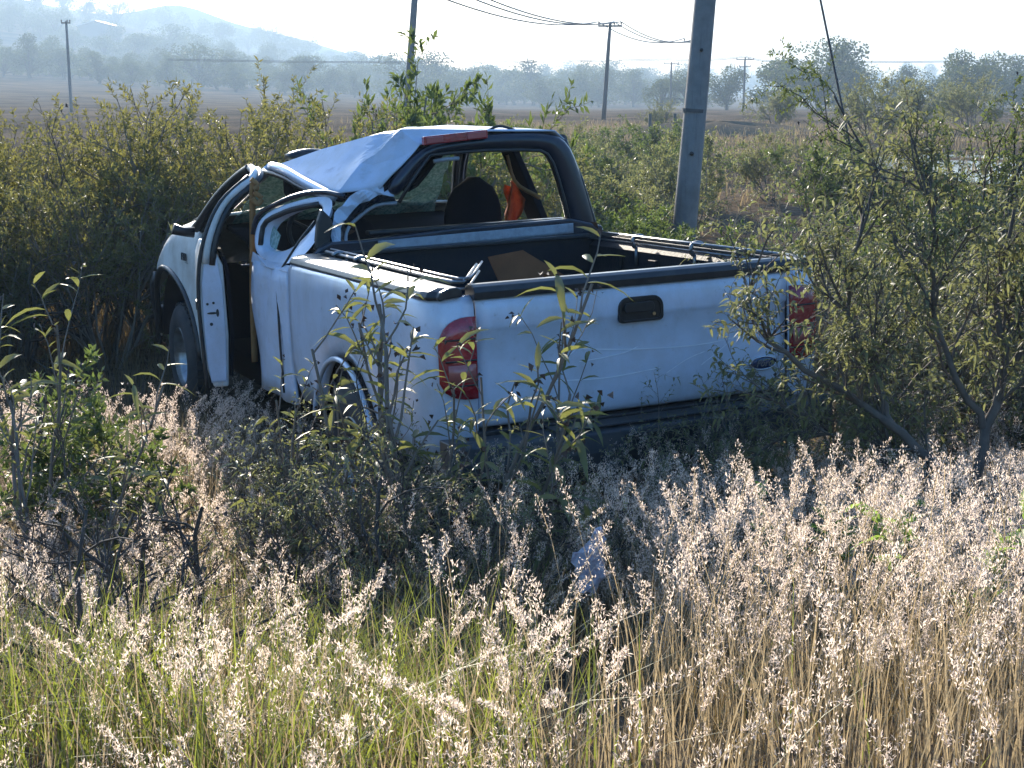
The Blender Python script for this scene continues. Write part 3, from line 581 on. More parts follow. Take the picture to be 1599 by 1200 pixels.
def leaf_dirs(rg, A, fwd, up):
    d = A[:, 3:]; per = unit(np.cross(d, rg.normal(0, 1, d.shape))); return unit(d * fwd + per + np.array([0, 0, up]))
def leaves_flat(rg, pos, dr, ln, wd, fold=.25):
    n = len(pos); ln = ln * rg.uniform(.6, 1.25, n)[:, None]; side = unit(np.cross(dr, rg.normal(0, .6, (n, 3)) + np.array([0, 0, 1.]))); nr = np.cross(side, dr)
    w = wd * rg.uniform(.7, 1.2, n)[:, None]
    V = np.stack([pos, pos + dr * ln * .45 + side * w * .5 + nr * w * fold, pos + dr * ln, pos + dr * ln * .45 - side * w * .5 + nr * w * fold], 1).reshape(-1, 3)
    b = np.arange(n)[:, None] * 4
    return V, [np.concatenate([b + [[0, 1, 2]], b + [[0, 2, 3]]])]
def leaves_lance(rg, pos, dr, ln, wd, droop=.5):
    n = len(pos); ln = ln * rg.uniform(.55, 1.2, n)[:, None]; side = unit(np.cross(dr, rg.normal(0, .35, (n, 3)) + np.array([0, 0, 1.]))); w = wd * rg.uniform(.75, 1.2, n)[:, None]
    dp = droop * rg.uniform(.3, 1.4, n)[:, None]; rows = []
    for t, k in ((0, .12), (.2, .75), (.45, 1), (.75, .7), (1, .04)):
        c = pos + dr * ln * t * (1 - .15 * dp * t) + np.array([0, 0, -1.]) * ln * dp * t * t; e = np.array([0, 0, .22]) * w * k
        rows += [c - side * w * k * .5 + e, c, c + side * w * k * .5 + e]
    V = np.stack(rows, 1).reshape(-1, 3); b = np.arange(n)[:, None] * 15
    q = [(r * 3 + c, r * 3 + c + 1, r * 3 + c + 4, r * 3 + c + 3) for r in range(4) for c in range(2)]
    return V, [np.concatenate([b + [list(f)] for f in q])]

_lm = {}
def leaf_mesh(mn, k, asp):
    key = (mn, k, round(asp, 3))
    if key not in _lm:
        V, F = leaves_lance(np.random.default_rng(400 + k), np.zeros((1, 3)), np.array([[1., 0, .05]]), 1.0, asp, (.3, .55, .8)[k]); _lm[key] = mesh_np('leaf', V, F, M[mn], True)
    return _lm[key]
def bush_variant(seed, stems, L, r, spread, spec, leafmat, ln, wd, kind='flat', bark='twig', fwd=.5, up=.25, droop=.5, podn=0):
    rg = np.random.default_rng(seed); T, A = [], []
    for k in range(stems):
        az = rg.uniform(0, 6.283); sp = spread * rg.uniform(.25, 1.1)
        grow(rg, spec, T, A, np.array([.06 * math.cos(az), .06 * math.sin(az), -.05]), unit([math.cos(az) * sp, math.sin(az) * sp, 1]), L * rg.uniform(.75, 1.15), r * rg.uniform(.7, 1.1), 0)
    st = tubes_mesh('stems', T, M[bark]); out = [('stems', st)]
    if podn:
        tips = np.array([t[0][-1] for t in T if t[1][-1] < .004]); i = rg.integers(0, len(tips), podn); p = tips[i] + rg.normal(0, .015, (podn, 3))
        V, F = leaves_flat(rg, p, unit(rg.normal(0, 1, (podn, 3)) - [0, 0, .5]), .022, .016, .5); out.append(('seed_pods', mesh_np('seed_pods', V, F, M['pod'])))
    if A:
        A = np.array(A); dr = leaf_dirs(rg, A, fwd, up)
        if kind == 'single':
            return out + [('leaf', (leafmat, A[:, :3], dr, ln * rg.uniform(.55, 1.2, len(A)), wd / ln, rg.uniform(-.5, .5, len(A))))]
        V, F = leaves_flat(rg, A[:, :3], dr, ln, wd) if kind == 'flat' else leaves_lance(rg, A[:, :3], dr, ln, wd, droop)
        out.append(('foliage', mesh_np('foliage', V, F, M[leafmat], kind != 'flat')))
    return out
def plant(name, variant, x, y, scale, rz, label, cat, group=None, z=None, rot=(0, 0), trunk=False):
    o = empty(name, (x, y, float(ground(x, y)) if z is None else z), label, cat, group, rz, scale); o.rotation_euler = (rot[0], rot[1], rz)
    for n, me in variant:
        if n == 'leaf':
            mn, pos, dr, ln, asp, roll = me
            for k in range(len(pos)):
                x_ = Vector(dr[k]); s_ = x_.cross(Vector((0, 0, 1))); s_ = s_.normalized() if s_.length > .05 else Vector((1, 0, 0)); u_ = s_.cross(x_)
                mt = Matrix((x_, s_, u_)).transposed().to_4x4() @ Matrix.Rotation(roll[k], 4, 'X') @ Matrix.Scale(ln[k], 4); mt.translation = Vector(pos[k])
                c = obj('leaf', leaf_mesh(mn, k % 3, asp), o); c.matrix_local = mt
            continue
        c = obj({'stems': 'trunk', 'foliage': 'crown'}.get(n, n) if trunk else n, me, o)
        if n == 'seed_pods': c['kind'] = 'stuff'
    return o

S_hedge = [dict(seg=6, wig=.13, up=.05, tip=.45, kids=7, t0=.25, ang=.6, lr=.52), dict(seg=4, wig=.18, up=.06, tip=.45, kids=6, t0=.2, ang=.65, lr=.5, leaf=8, sides=3), dict(seg=2, wig=.25, up=.02, tip=.4, leaf=22, lt=.1, sides=3)]
S_thick = [dict(seg=6, wig=.14, up=.03, tip=.4, kids=8, t0=.3, ang=.7, lr=.5), dict(seg=4, wig=.2, up=.05, tip=.4, kids=6, t0=.2, ang=.7, lr=.5, leaf=6, sides=3), dict(seg=2, wig=.2, up=.0, tip=.4, leaf=13, lt=.15, sides=3)]
S_sparse = [dict(seg=6, wig=.13, up=.05, tip=.4, kids=9, t0=.2, ang=.6, lr=.55), dict(seg=4, wig=.2, up=.05, tip=.4, kids=7, t0=.2, ang=.7, lr=.5, leaf=2, sides=3), dict(seg=3, wig=.25, up=.05, tip=.4, leaf=6, lt=.3, sides=3)]
S_tall = [dict(seg=7, wig=.10, up=.05, tip=.5, kids=6, t0=.35, ang=.55, lr=.33, leaf=0), dict(seg=4, wig=.16, up=.10, tip=.5, leaf=6, lt=.3, sides=4)]
S_bare = [dict(seg=7, wig=.22, up=.02, tip=.4, kids=5, t0=.2, ang=.75, lr=.6, sides=5), dict(seg=5, wig=.25, up=.05, tip=.4, kids=4, t0=.2, ang=.75, lr=.55), dict(seg=4, wig=.25, up=.05, tip=.4, kids=2, t0=.3, ang=.7, lr=.5, sides=3), dict(seg=3, wig=.2, up=0, tip=.5, sides=3)]
S_mesq = [dict(seg=8, wig=.16, up=.02, tip=.35, kids=8, t0=.25, ang=.75, lr=.5, sides=5), dict(seg=6, wig=.22, up=.0, tip=.35, kids=6, t0=.15, ang=.8, lr=.45, leaf=26, sides=4), dict(seg=4, wig=.25, up=-.02, tip=.4, leaf=40, lt=.05, sides=3)]
HED = [bush_variant(20 + k, 11, 1.25, .016, .62, S_hedge, 'leafA', .043, .013) for k in range(4)]
THK = [bush_variant(40 + k, 10, 1.0, .016, .85, S_thick, 'leafB', .06, .022) for k in range(4)]
GRY = [bush_variant(50 + k, 11, .95, .015, .9, S_thick, 'leafG', .05, .018) for k in range(2)]
TWG = [bush_variant(60 + k, 10, 1.15, .015, .8, S_sparse, 'leafG', .050, .013, 'lance', podn=260) for k in range(2)]
TAL = [bush_variant(70 + k, 4, 1.05, .010, .42, S_tall, 'leafL', .12, .017, 'single', fwd=.55, up=-.05, droop=.55, podn=70) for k in range(5)]
BAR = [bush_variant(80 + k, 5, .72, .015, 1.0, S_bare, 'leafC', .03, .012, bark='barkdark', podn=90) for k in range(3)]
MES = [bush_variant(97, 6, 1.75, .019, .75, S_mesq, 'leafM', .030, .011, bark='barkdark', fwd=.3, up=0, podn=120)]
WEE = [bush_variant(101 + k, 3, .42, .006, .45, [dict(seg=5, wig=.1, up=.1, tip=.5, kids=2, t0=.5, ang=.5, lr=.5, leaf=11, lt=.45), dict(seg=3, wig=.1, up=.15, tip=.5, leaf=9, lt=.3)], 'leafW', .085, .024, 'single', fwd=.7, up=.35, droop=.35) for k in range(2)]
rp = np.random.default_rng(5)
def row(name, var, pts, label, cat, group, jit=.2):
    for k, (x, y, s) in enumerate(pts):
        plant(name, var[k % len(var)], x + rp.uniform(-jit, jit), y + rp.uniform(-jit, jit), s * rp.uniform(.84, 1.12), rp.uniform(0, 6.28), label, cat, group)
# thicket behind the truck
row('thicket_shrub', HED, [(-5.7, 13.0, 1.36), (-5.1, 13.4, 1.34), (-4.5, 13.0, 1.32), (-3.9, 13.4, 1.34), (-3.3, 13.6, 1.3), (-2.7, 13.9, 1.3), (-2.1, 13.6, 1.24), (-1.5, 13.9, 1.24), (-.9, 13.7, 1.16), (-.3, 14.0, 1.16), (-4.7, 11.6, 1.12), (-5.2, 10.6, 1.1), (-4.0, 11.9, 1.12), (-3.4, 12.2, 1.12)],
    'feathery olive shrub at the front of the thicket behind the truck', 'shrub', 'front shrubs of the thicket behind the truck')
row('thicket_shrub', HED[::-1], [(-6.6, 15.6, 1.42), (-5.7, 16.0, 1.4), (-4.8, 15.7, 1.42), (-3.9, 16.2, 1.38), (-3.0, 16.0, 1.36), (-2.1, 16.4, 1.36), (-.1, 16.2, 1.22), (-7.4, 14.6, 1.4)],
    'olive shrub at the back of the thicket, its top against the field', 'shrub', 'back shrubs of the thicket behind the truck')
plant('roadside_shrub', THK[0], -.95, 14.6, (1.5, 1.5, 2.15), .4, 'tall green shrub rising behind the crushed roof in front of the thin pole', 'shrub')
row('grey_shrub', GRY, [(-4.6, 12.2, 1.3), (-2.4, 13.0, 1.25), (-5.6, 11.9, 1.3), (-.2, 14.8, 1.3)], 'dull grey green shrub in between the olive shrubs of the thicket', 'shrub', 'grey shrubs in the thicket')
row('bare_shrub', BAR, [(-3.5, 12.6, 2.1), (-2.9, 13.0, 2.2), (-4.2, 12.4, 2.0), (-1.9, 13.3, 2.1)], 'bare brown twigs sticking out of the thicket behind the truck', 'shrub', 'bare twigs in the thicket')
plant('bare_shrub', BAR[1], -5.2, 14.4, 2.6, 1.0, 'leafless grey twiggy shrub standing above the thicket top', 'shrub')
row('field_edge_shrub', GRY + HED[:1], [(.55, 17.0, 1.25), (1.2, 17.6, 1.35), (.1, 18.4, 1.25), (1.7, 18.6, 1.1), (-.6, 18.8, 1.2)], 'rounded grey green shrub beyond the truck cab near the fence posts', 'shrub', 'shrubs beyond the cab')
row('bedside_shrub', THK, [(.85, 13.2, .95), (1.3, 12.4, .85), (1.75, 13.6, .9), (1.15, 14.6, 1.0), (2.1, 12.2, .85)], 'low leafy green shrub between the truck bed and the concrete pole', 'shrub', 'shrubs between truck and pole')
row('roadside_shrub', THK[::-1], [(2.2, 10.6, .98), (2.75, 10.2, .98), (1.75, 10.0, .84), (3.2, 10.9, 1.02), (2.5, 9.1, .9), (3.6, 9.8, 1.0), (3.0, 12.0, 1.1), (3.9, 11.4, 1.05)], 'dense green shrub in the bank of bushes right of the tailgate', 'shrub', 'bank of bushes beside the tailgate')
row('roadside_shrub', TWG, [(2.35, 7.7, 1.06), (2.95, 8.0, 1.1), (3.4, 7.5, 1.05), (2.75, 7.1, 1.0), (3.7, 8.6, 1.1), (2.0, 8.3, 1.0), (2.6, 8.5, 1.05), (3.2, 8.9, 1.1)], 'twiggy long-leaved shrub behind the forked tree beside the tailgate', 'shrub', 'twiggy shrubs behind the forked tree')
row('roadside_shrub', TWG, [(1.76, 6.62, .84), (2.02, 6.9, .98), (2.38, 6.5, .95)], 'twiggy shrub crowding the right tail light of the truck', 'shrub', 'twiggy shrubs crowding the right tail light', .05)
plant('mesquite_tree', MES[0], 2.95, 9.4, (1.1, 1.1, 1.2), 2.2, 'thorny open mesquite with thin arching branches against the sky', 'tree', trunk=True)
# forked tree at the right edge: hand-laid limbs with twigs grown on them
def forked_tree():
    rg = np.random.default_rng(303); T, A = [], []; bx, by = 1.74, 5.35
    limbs = [([(0, 0, -.1), (.01, 0, .30), (-.01, .0, .56)], .036, .028), ([(-.01, 0, .53), (-.24, .03, .74), (-.47, .05, .90), (-.68, .03, 1.04), (-.80, 0, 1.14), (-.88, -.03, 1.26)], .024, .005),
             ([(0, 0, .54), (.05, .05, .75), (.12, .1, 1.0), (.08, .12, 1.3), (.12, .1, 1.6)], .024, .006), ([(-.30, .04, .78), (-.38, .16, 1.0), (-.46, .2, 1.25), (-.42, .2, 1.5)], .014, .005),
             ([(.05, .06, .78), (-.10, .0, 1.0), (-.20, -.03, 1.3), (-.22, -.05, 1.55)], .015, .005), ([(.10, .1, .92), (.24, .1, 1.15), (.36, .05, 1.35), (.42, .05, 1.6)], .015, .005), ([(0, 0, .42), (.2, -.05, .68), (.4, -.1, 1.0), (.5, -.1, 1.35)], .017, .005), ([(-.03, 0, .50), (-.18, .1, .60), (-.40, .18, .70), (-.62, .2, .72)], .010, .004)]
    tw = [dict(seg=4, wig=.2, up=.06, tip=.4, kids=6, t0=.2, ang=.7, lr=.55, leaf=1), dict(seg=3, wig=.22, up=.06, tip=.4, kids=3, t0=.3, ang=.6, lr=.55, leaf=3, sides=3), dict(seg=3, wig=.2, up=.05, tip=.5, leaf=4, lt=.3, sides=3)]
    for pts, r0, r1 in limbs:
        P = smooth_path(pts, 14) + rg.normal(0, .006, (14, 3)); T.append((P, np.linspace(r0, r1, 14), 7))
        if len(pts) > 3:
            for k in range(15):
                i = rg.integers(3, 14); dd = unit(P[min(i, 13)] - P[i - 1]); per = unit(np.cross(dd, rg.normal(0, 1, 3))); grow(rg, tw, T, A, P[min(i, 13)], unit(dd * .7 + per * .7 + [0, 0, .35]), .36 * rg.uniform(.6, 1.2), .006, 0)
    A = np.array(A); V, F = leaves_lance(rg, A[:, :3], leaf_dirs(rg, A, .5, .2), .046, .012, .5)
    o = empty('forked_tree', (bx, by, float(ground(bx, by))), 'small forked tree with a dark trunk and a limb reaching toward the tailgate', 'tree')
    obj('trunk', tubes_mesh('trunk', T, M['bark']), o); obj('crown', mesh_np('crown', V, F, M['leafG'], True), o)
forked_tree()
# tall long-leaved stems in front of the truck
for k, (x, y, s, l) in enumerate([(-.25, 5.2, 1.45, 'tallest long-leaved plant standing before the left tail light'), (-.40, 5.5, 1.12, 'long-leaved plant before the side of the truck bed, next to the tallest'), (-.80, 5.75, .86, 'long-leaved plant before the crushed quarter panel and open door'),
                                  (.10, 5.35, 1.1, 'shorter long-leaved plant before the left half of the tailgate'), (-.62, 5.45, .84, 'bushy low long-leaved plant before the rear wheel'), (-1.75, 5.5, 1.12, 'leaning long-leaved plant with yellowing leaves left of the front fender'), (-2.15, 6.2, 1.35, 'tall long-leaved plant at the left in front of the thicket')]):
    plant('long_leaved_plant', TAL[k % 5], x, y, s, k * 1.3 + .4, l, 'plant', 'long-leaved plants before the truck')
for k, (x, y, s, l) in enumerate([(-.50, 4.75, 1.05, 'dark leafless shrub with crooked twigs below the tail light, in green grass'), (-1.12, 4.55, 1.0, 'dark leafless shrub with a bent main stem amid pale plumes'), (-1.75, 5.1, 1.15, 'wide dark bare shrub with seed heads beside the leaning leafy plant'),
                                  (-1.22, 3.75, .85, 'slender bare dark shrub in the green grass near the roadside'), (.42, 5.15, .85, 'low bare shrub behind the plastic bag under the tailgate')]):
    plant('bare_shrub', BAR[k % 3], x, y, s, k * 2.1, l, 'shrub', 'bare shrubs in the grass')
for k, (x, y, s, l) in enumerate([(.92, 4.6, 1.1, 'small fresh green weed in dry grass near the truck shadow'), (1.15, 4.5, 1.15, 'fresh green weed in dry grass beside the largest weed'), (1.30, 4.3, 1.3, 'largest fresh green weed in the dry grass before the forked tree'), (-.15, 5.0, .9, 'green weed at the foot of the tallest long-leaved plant'), (.62, 5.5, .95, 'green weed under the middle of the tailgate')]):
    plant('weed', WEE[k % 2], x, y, s, k * 1.7, l, 'weed', 'green weeds in the grass')
for k, (x, y, s, l) in enumerate([(-.55, 5.30, .62, 'low twiggy shrub before the rear wheel of the truck'), (-.22, 5.0, .55, 'low twiggy shrub at the foot of the tallest long-leaved plant'), (-.82, 5.55, .58, 'low twiggy shrub below the crushed quarter panel'), (.25, 5.25, .48, 'low twiggy shrub under the left half of the bumper'), (.62, 5.72, .55, 'low twiggy shrub hiding the middle of the bumper'), (1.0, 5.95, .58, 'low twiggy shrub hiding the right part of the bumper'), (1.42, 6.15, .66, 'twiggy shrub at the right corner of the bumper')]):
    plant('twiggy_shrub', TWG[k % 2], x, y, s, k * 2.3, l, 'shrub', 'low twiggy shrubs before the truck')
plant('leafy_bush', THK[2], -2.2, 6.5, .82, 1.1, 'leafy green bush among the pale plumes left of the front wheel', 'bush')
# scrub in the middle distance
row('distant_bush', GRY + THK[:2], [(5.2, 30, 1.35), (6.1, 31, 1.4), (3.6, 29, 1.15), (4.4, 38, 1.3), (2.8, 24, 1.3), (2.2, 27, 1.4), (.9, 26, 1.35), (-.6, 28, 1.4), (1.6, 33, 1.5), (.2, 36, 1.5), (3.0, 42, 1.5), (4.2, 22, 1.2), (5.6, 23, 1.3), (6.8, 21, 1.2)],
    'dark bush in the dry grass beyond the concrete pole', 'bush', 'bushes beyond the concrete pole', .5)
row('distant_bush', GRY, [(14, 62, 2.2), (19, 75, 2.4), (24, 80, 2.6), (17, 90, 2.5), (9, 80, 1.8), (27, 66, 2.2), (21, 55, 1.8), (30, 95, 2.8)], 'pale hazy bush on the dry plain before the far trees', 'bush', 'hazy bushes on the plain', 1.5)

# ------------------------------------------------------------------ far trees
def tree_variant(seed, H, W, nb, n):
    rg = np.random.default_rng(seed); T = []; z0 = H * .10
    T.append((np.array([[0, 0, -.3], [.05 * W, 0, z0], [-.02 * W, .03 * W, H * .55]]), np.array([.045 * H, .035 * H, .015 * H]), 6))
    C = []
    for k in range(nb):
        a = rg.uniform(0, 6.28); rr = W * .5 * math.sqrt(rg.uniform(0, .8)); z = z0 + (H - z0) * rg.uniform(.06, .86) * (1 - .35 * (rr / (W * .5)) ** 2)
        c = np.array([rr * math.cos(a), rr * math.sin(a), z]); s = H * rg.uniform(.13, .23); C.append((c, s)); T.append((np.array([[0, 0, z0 * .9], c * [.5, .5, .8], c]), np.array([.02, .013, .006]) * H, 4))
    pos = []
    for c, s in C:
        m = n // nb; d = unit(rg.normal(0, 1, (m, 3))); pos.append(c + d * s * (rg.uniform(.35, 1.08, (m, 1)) ** .6) * [1.25, 1.25, .85])
    pos = np.concatenate(pos); V, F = leaves_flat(rg, pos, unit(rg.normal(0, 1, pos.shape)), H * .045, H * .034)
    return [('stems', tubes_mesh('trunk', T, M['barkdark'])), ('foliage', mesh_np('crown', V, F, M['far']))]
TRE = [tree_variant(200 + k, 5.5, w, nb, 3600) for k, (w, nb) in enumerate([(6.5, 20), (5.2, 16), (8.5, 26), (4.2, 13), (6.0, 12)])]
def trees(pts, label, group):
    for k, (x, y, s) in enumerate(pts):
        sc = s * rp.uniform(.85, 1.15); plant('tree', TRE[int(rp.integers(0, 5))], x, y, (sc * rp.uniform(.9, 1.2), sc * rp.uniform(.9, 1.2), sc), rp.uniform(0, 6.28), label, 'tree', group, trunk=True)
P1 = []
for px in np.arange(-40, 1090, 13):                       # edge of the field, about 230-280 m away
    d = 490 + rp.uniform(-60, 110); P1.append(((px - 800) / 2290 * d, d, rp.uniform(1.3, 2.8)))
trees(P1, 'hazy blue tree in the treeline along the far edge of the field', 'treeline at the far edge of the field')
P2 = [((px - 800) / 2290 * d, d, rp.uniform(2.2, 3.6)) for px in np.arange(-60, 1080, 24) for d in [760 + rp.uniform(-70, 120)]]
trees(P2, 'pale misty tree rising behind the treeline of the field', 'misty trees behind the treeline')
P3 = [((px - 800) / 2290 * d, d, rp.uniform(3.0, 4.6)) for px in np.arange(-40, 1650, 40) for d in [1080 + rp.uniform(-70, 120)]]
trees(P3, 'faint tree barely visible in the mist below the hills', 'faint trees in the mist')
trees([(2 * x_, 2 * y_, 2 * s_) for x_, y_, s_ in [(24.5, 118, .98), (26.8, 122, 1.0), (22.6, 124, .85), (29.5, 130, .78), (33.5, 128, .72), (37, 125, .8), (19, 132, .72), (16.5, 138, .62), (14.0, 140, .74), (31.5, 104, .75), (33.0, 108, .85), (40, 122, .8), (44, 130, .8), (48, 126, .9)]], 'blue green tree in the clump beyond the dry plain', 'clump of trees beyond the dry plain')
# a low pale-roofed shed among the far trees at the left
sh = empty('farm_shed', (-235, 860, float(ground(-235, 860)) + 4.5), 'low shed with a pale roof among the misty trees', 'shed', scale=2)
V, F = loftv([[(x, y, z) for x, z in ((-5, 0), (-5, 3), (0, 4.2), (5, 3), (5, 0))] for y in (-4, 4)], True, True); part('wall', V, F, M['conc'], sh)
V, F = loftv([[(x, y, z) for x, z in ((-5.6, 3.0), (0, 4.5), (5.6, 3.0))] for y in (-4.6, 4.6)]); part('roof', V, F, M['paint_dusty'], sh, solid=.15)
box('plinth', (-5.3, 5.3, -4.3, 4.3, -5, .05), M['conc'], sh)

# ------------------------------------------------------------------ poles, wires, fence
def pole(x, y, h, r0, r1, m, label, lean=(0, 0), arms=(), sides=8, group=None, name='utility_pole', armw=1.0):
    o = empty(name, (x, y, float(ground(x, y))), label, 'pole', group)
    P = np.array([[lean[0] * t, lean[1] * t, -.4 + (h + .4) * t] for t in np.linspace(0, 1, 6)]); tube('shaft', P, np.linspace(r0, r1, 6), m, o, sides=sides)
    for za, w in arms:
        b = P[0] + (P[-1] - P[0]) * (za / h); arm = box('crossarm', (b[0] - w, b[0] + w, b[1] - .17 - .06, b[1] - .17 + .06, za - .07, za + .07), M['metal_dark'], o, .01)
        for xx in (-.93 * w, .35 * w, .93 * w): tube('insulator', [(b[0] + xx, b[1] - .17, za + .06), (b[0] + xx, b[1] - .17, za + .20), (b[0] + xx, b[1] - .17, za + .32)], [.03, .075, .045], M['wood'], arm, sides=7)
    return o
cp = pole(1.92, 17.0, 8.5, .148, .085, M['conc'], 'thick leaning concrete pole standing behind the truck bed', lean=(.60, 0), sides=8)
for zz, hh in ((2.75, .02), (3.45, .02), (1.6, .025)):
    xx = .60 * zz / 8.5; tube('bolt_hole', [(xx + .01, -.150, zz), (xx + .01, -.10, zz)], hh, M['black'], cp, sides=8)
V, F = tube_np([(.60 * 2.1 / 8.5, 0, 2.06), (.60 * 2.14 / 8.5, 0, 2.10)], .139, 16); part('steel_band', V, [tuple(map(int, f)) for f in F], M['metal_dark'], cp)
pole(-4.05, 55, 9.5, .15, .10, M['conc'], 'thin grey pole rising behind the tall green shrub', lean=(.85, 0))
pole(7.35, 120, 7.6, .19, .13, M['metal_dark'], 'slender pole with one wide crossarm before the misty trees', lean=(.45, 0), arms=((7.35, .95),))
pole(17.1, 142, 7.0, .15, .11, M['metal_dark'], 'slender pole half hidden by the concrete pole, with one crossarm', arms=((6.8, .9),))
pole(27.6, 260, 8.2, .20, .15, M['metal_dark'], 'far pole with a short crossarm over the misty trees', arms=((7.9, 1.3),))
pole(36.6, 236, 8.2, .20, .15, M['metal_dark'], 'far pole with two crossarms near the big clump of trees', arms=((7.9, 1.4), (6.8, .9)))
pole(49.2, 277, 8.6, .20, .15, M['metal_dark'], 'farthest pole with two crossarms above the clump of trees', arms=((8.3, 1.5), (7.2, 1.2)))
pole(-44.3, 150, 9.0, .17, .12, M['conc'], 'lone thin pole at the left in the field before the hills', arms=((8.8, .45),))
def wire(a, b, sag, label, r=.042, group='overhead wires'):
    t = np.linspace(0, 1, 25)[:, None]; a = np.array(a, float); b = np.array(b, float); P = a + (b - a) * t; P[:, 2] -= sag * 4 * (t * (1 - t))[:, 0]
    V, F = tube_np(P, r, 4); o = obj('power_wire', mesh_np('power_wire', V, [F], M['wire']), label=label, category='wire') if False else tag(obj('power_wire', mesh_np('power_wire', V, [F], M['wire'])), label, 'wire', group)
for k, xx in enumerate((-.9, .35, .9)):
    wire((7.75 + xx, 119.8, 7.2), (17.1 + xx, 141.8, 6.6), .9, 'sagging wire between the wide crossarm pole and the half hidden pole')
    wire((-6 + xx, 60, 7.4 + .1 * k), (7.75 + xx, 119.8, 7.2), 1.2, 'wire coming over the truck to the wide crossarm pole')
for k, zz in enumerate((6.7, 6.9)):
    wire((-60, 262, zz), (27.6, 260, zz), .5, 'faint wire running over the far trees to the short crossarm pole', .045)
    wire((27.6, 260, zz), (36.6, 236, zz), .3, 'faint wire between the short crossarm pole and the two-armed pole', .045)
    wire((36.6, 236, zz), (49.2, 277, zz), .3, 'faint wire between the two far two-armed poles', .045)
    wire((49.2, 277, zz), (110, 275, zz + 1), .6, 'faint wire leading away beyond the farthest pole', .045)
g1 = np.array([2.83, 16.3, 5.0])
V, F = tube_np(np.linspace([4.15, 16.3, -.25], g1, 12), .013, 5); gw = tag(obj('guy_wire', mesh_np('guy_wire', V, [F], M['wire'])), 'slanting steel guy wire right of the concrete pole', 'wire')
for k, (x, y, h) in enumerate([(5.55, 60, 1.25), (6.45, 59, 1.3), (6.95, 58.5, 1.3), (8.5, 82, 1.2)]):
    o = empty('fence_post', (x, y, float(ground(x, y))), 'weathered wooden fence post standing in the dry grass left of the concrete pole', 'post', 'old fence posts', rz=k)
    tube('post', [(0, 0, -.3), (.01, 0, h * .5), (.0, .01, h)], [.085, .08, .075], M['wood'], o, sides=6)
# shallow pale stream bed at the right, beyond the bushes
rs = np.random.default_rng(9); ang = np.linspace(0, 6.283, 41)[:-1]
ring = [(15.5 + (5.2 + .6 * math.sin(3 * a + 1) + .4 * math.sin(7 * a)) * math.cos(a), 42 + (9 + .8 * math.sin(4 * a)) * math.sin(a)) for a in ang]
M['water'] = mat('shallow_water', (.10, .10, .095), .12, spec=.8, bump=.25, bscale=2.2)
me = mesh_np('water', [(x, y, -.16) for x, y in ring], [np.arange(40)[None]], M['water']); obj('water', me, kind='structure')
# earth mound on the plain
rows = [[(10.2 + 7 * r * math.cos(a), 74 + 4 * r * math.sin(a), float(ground(10.2, 74)) - .2 + 0.75 * (1 - r * r) * (1 + .15 * math.sin(3 * a))) for a in ang[::2]] for r in np.linspace(1, .02, 8)]
V, F = loftv(rows, True, True); tag(part('mound', V, F, mat('mound_earth', (.15, .115, .08), .95, spec=0, noise=(.10, .085, .06), scale=2), None, smooth=True), kind='structure')
# plastic bag caught in the grass
rb = np.random.default_rng(31)
rows = [[(.24 + (.012 + .036 * math.sin(math.pi * (.2 + .75 * t))) * math.cos(a) * rb.uniform(.6, 1.25) + .035 * t + .012 * math.sin(t * 9), 4.6 + .022 * math.sin(a) * rb.uniform(.5, 1.3), .50 + .21 * t + rb.uniform(-.012, .012)) for a in np.linspace(0, 6.283, 12)[:-1]] for t in np.linspace(0, 1, 11)]
V, F = loftv(rows, True, True); tag(part('plastic_bag', V, F, M['bag'], None), 'crumpled white printed plastic bag caught in the grass below the tailgate', 'plastic bag')

# ------------------------------------------------------------------ grass
TI = np.array(TR4.inverted())
def outside_truck(x, y, m=.02):
    p = TI @ np.stack([x, y, np.zeros_like(x), np.ones_like(x)]); return ~((np.abs(p[0]) < 1.0 + m) & (p[1] > -.22 - m) & (p[1] < 5.9))
def scatter(rg, n, x0, x1, y0, y1, dens=None, cone=.45):
    y = np.sqrt(rg.uniform(y0 ** 2, y1 ** 2, n)); x = rg.uniform(x0, x1, n); k = outside_truck(x, y) & (np.abs(x) < cone * y + .5)
    if dens is not None: k &= rg.uniform(0, 1, n) < dens(x, y)
    k &= ~((np.abs(x - .23 * y / 4.6) < .13) & (y > 3.2) & (y < 4.75) & (rg.uniform(0, 1, n) < .85))
    return x[k], y[k]
def blades(rg, x, y, h, w, lean=.35, curl=1.8, rows=4):
    n = len(x); h = h * rg.uniform(.55, 1.15, n); az = rg.uniform(0, 6.283, n); ln = lean * rg.uniform(.2, 1.5, n); base = np.stack([x, y, ground(x, y) - .02], -1)
    d = np.stack([np.cos(az), np.sin(az), np.zeros(n)], -1); fa = az + 1.57 + rg.normal(0, .5, n); sd = np.stack([np.cos(fa), np.sin(fa), np.zeros(n)], -1) * (w * rg.uniform(.6, 1.3, n))[:, None] * .5
    R = []
    for t in np.linspace(0, 1, rows):
        c = base + d * (h * ln * t ** curl)[:, None] + np.array([0, 0, 1.]) * (h * t * (1 - .35 * np.minimum(ln, 1.2) * t))[:, None]
        if t < 1: k = 1 - .75 * t; R += [c - sd * k, c + sd * k]
        else: R.append(c)
    V = np.stack(R, 1).reshape(-1, 3); m = 2 * rows - 1; b = np.arange(n)[:, None] * m
    return V, [np.concatenate([b + [[2 * i, 2 * i + 1, 2 * i + 3, 2 * i + 2]] for i in range(rows - 2)]), b + [[m - 3, m - 2, m - 1]]]
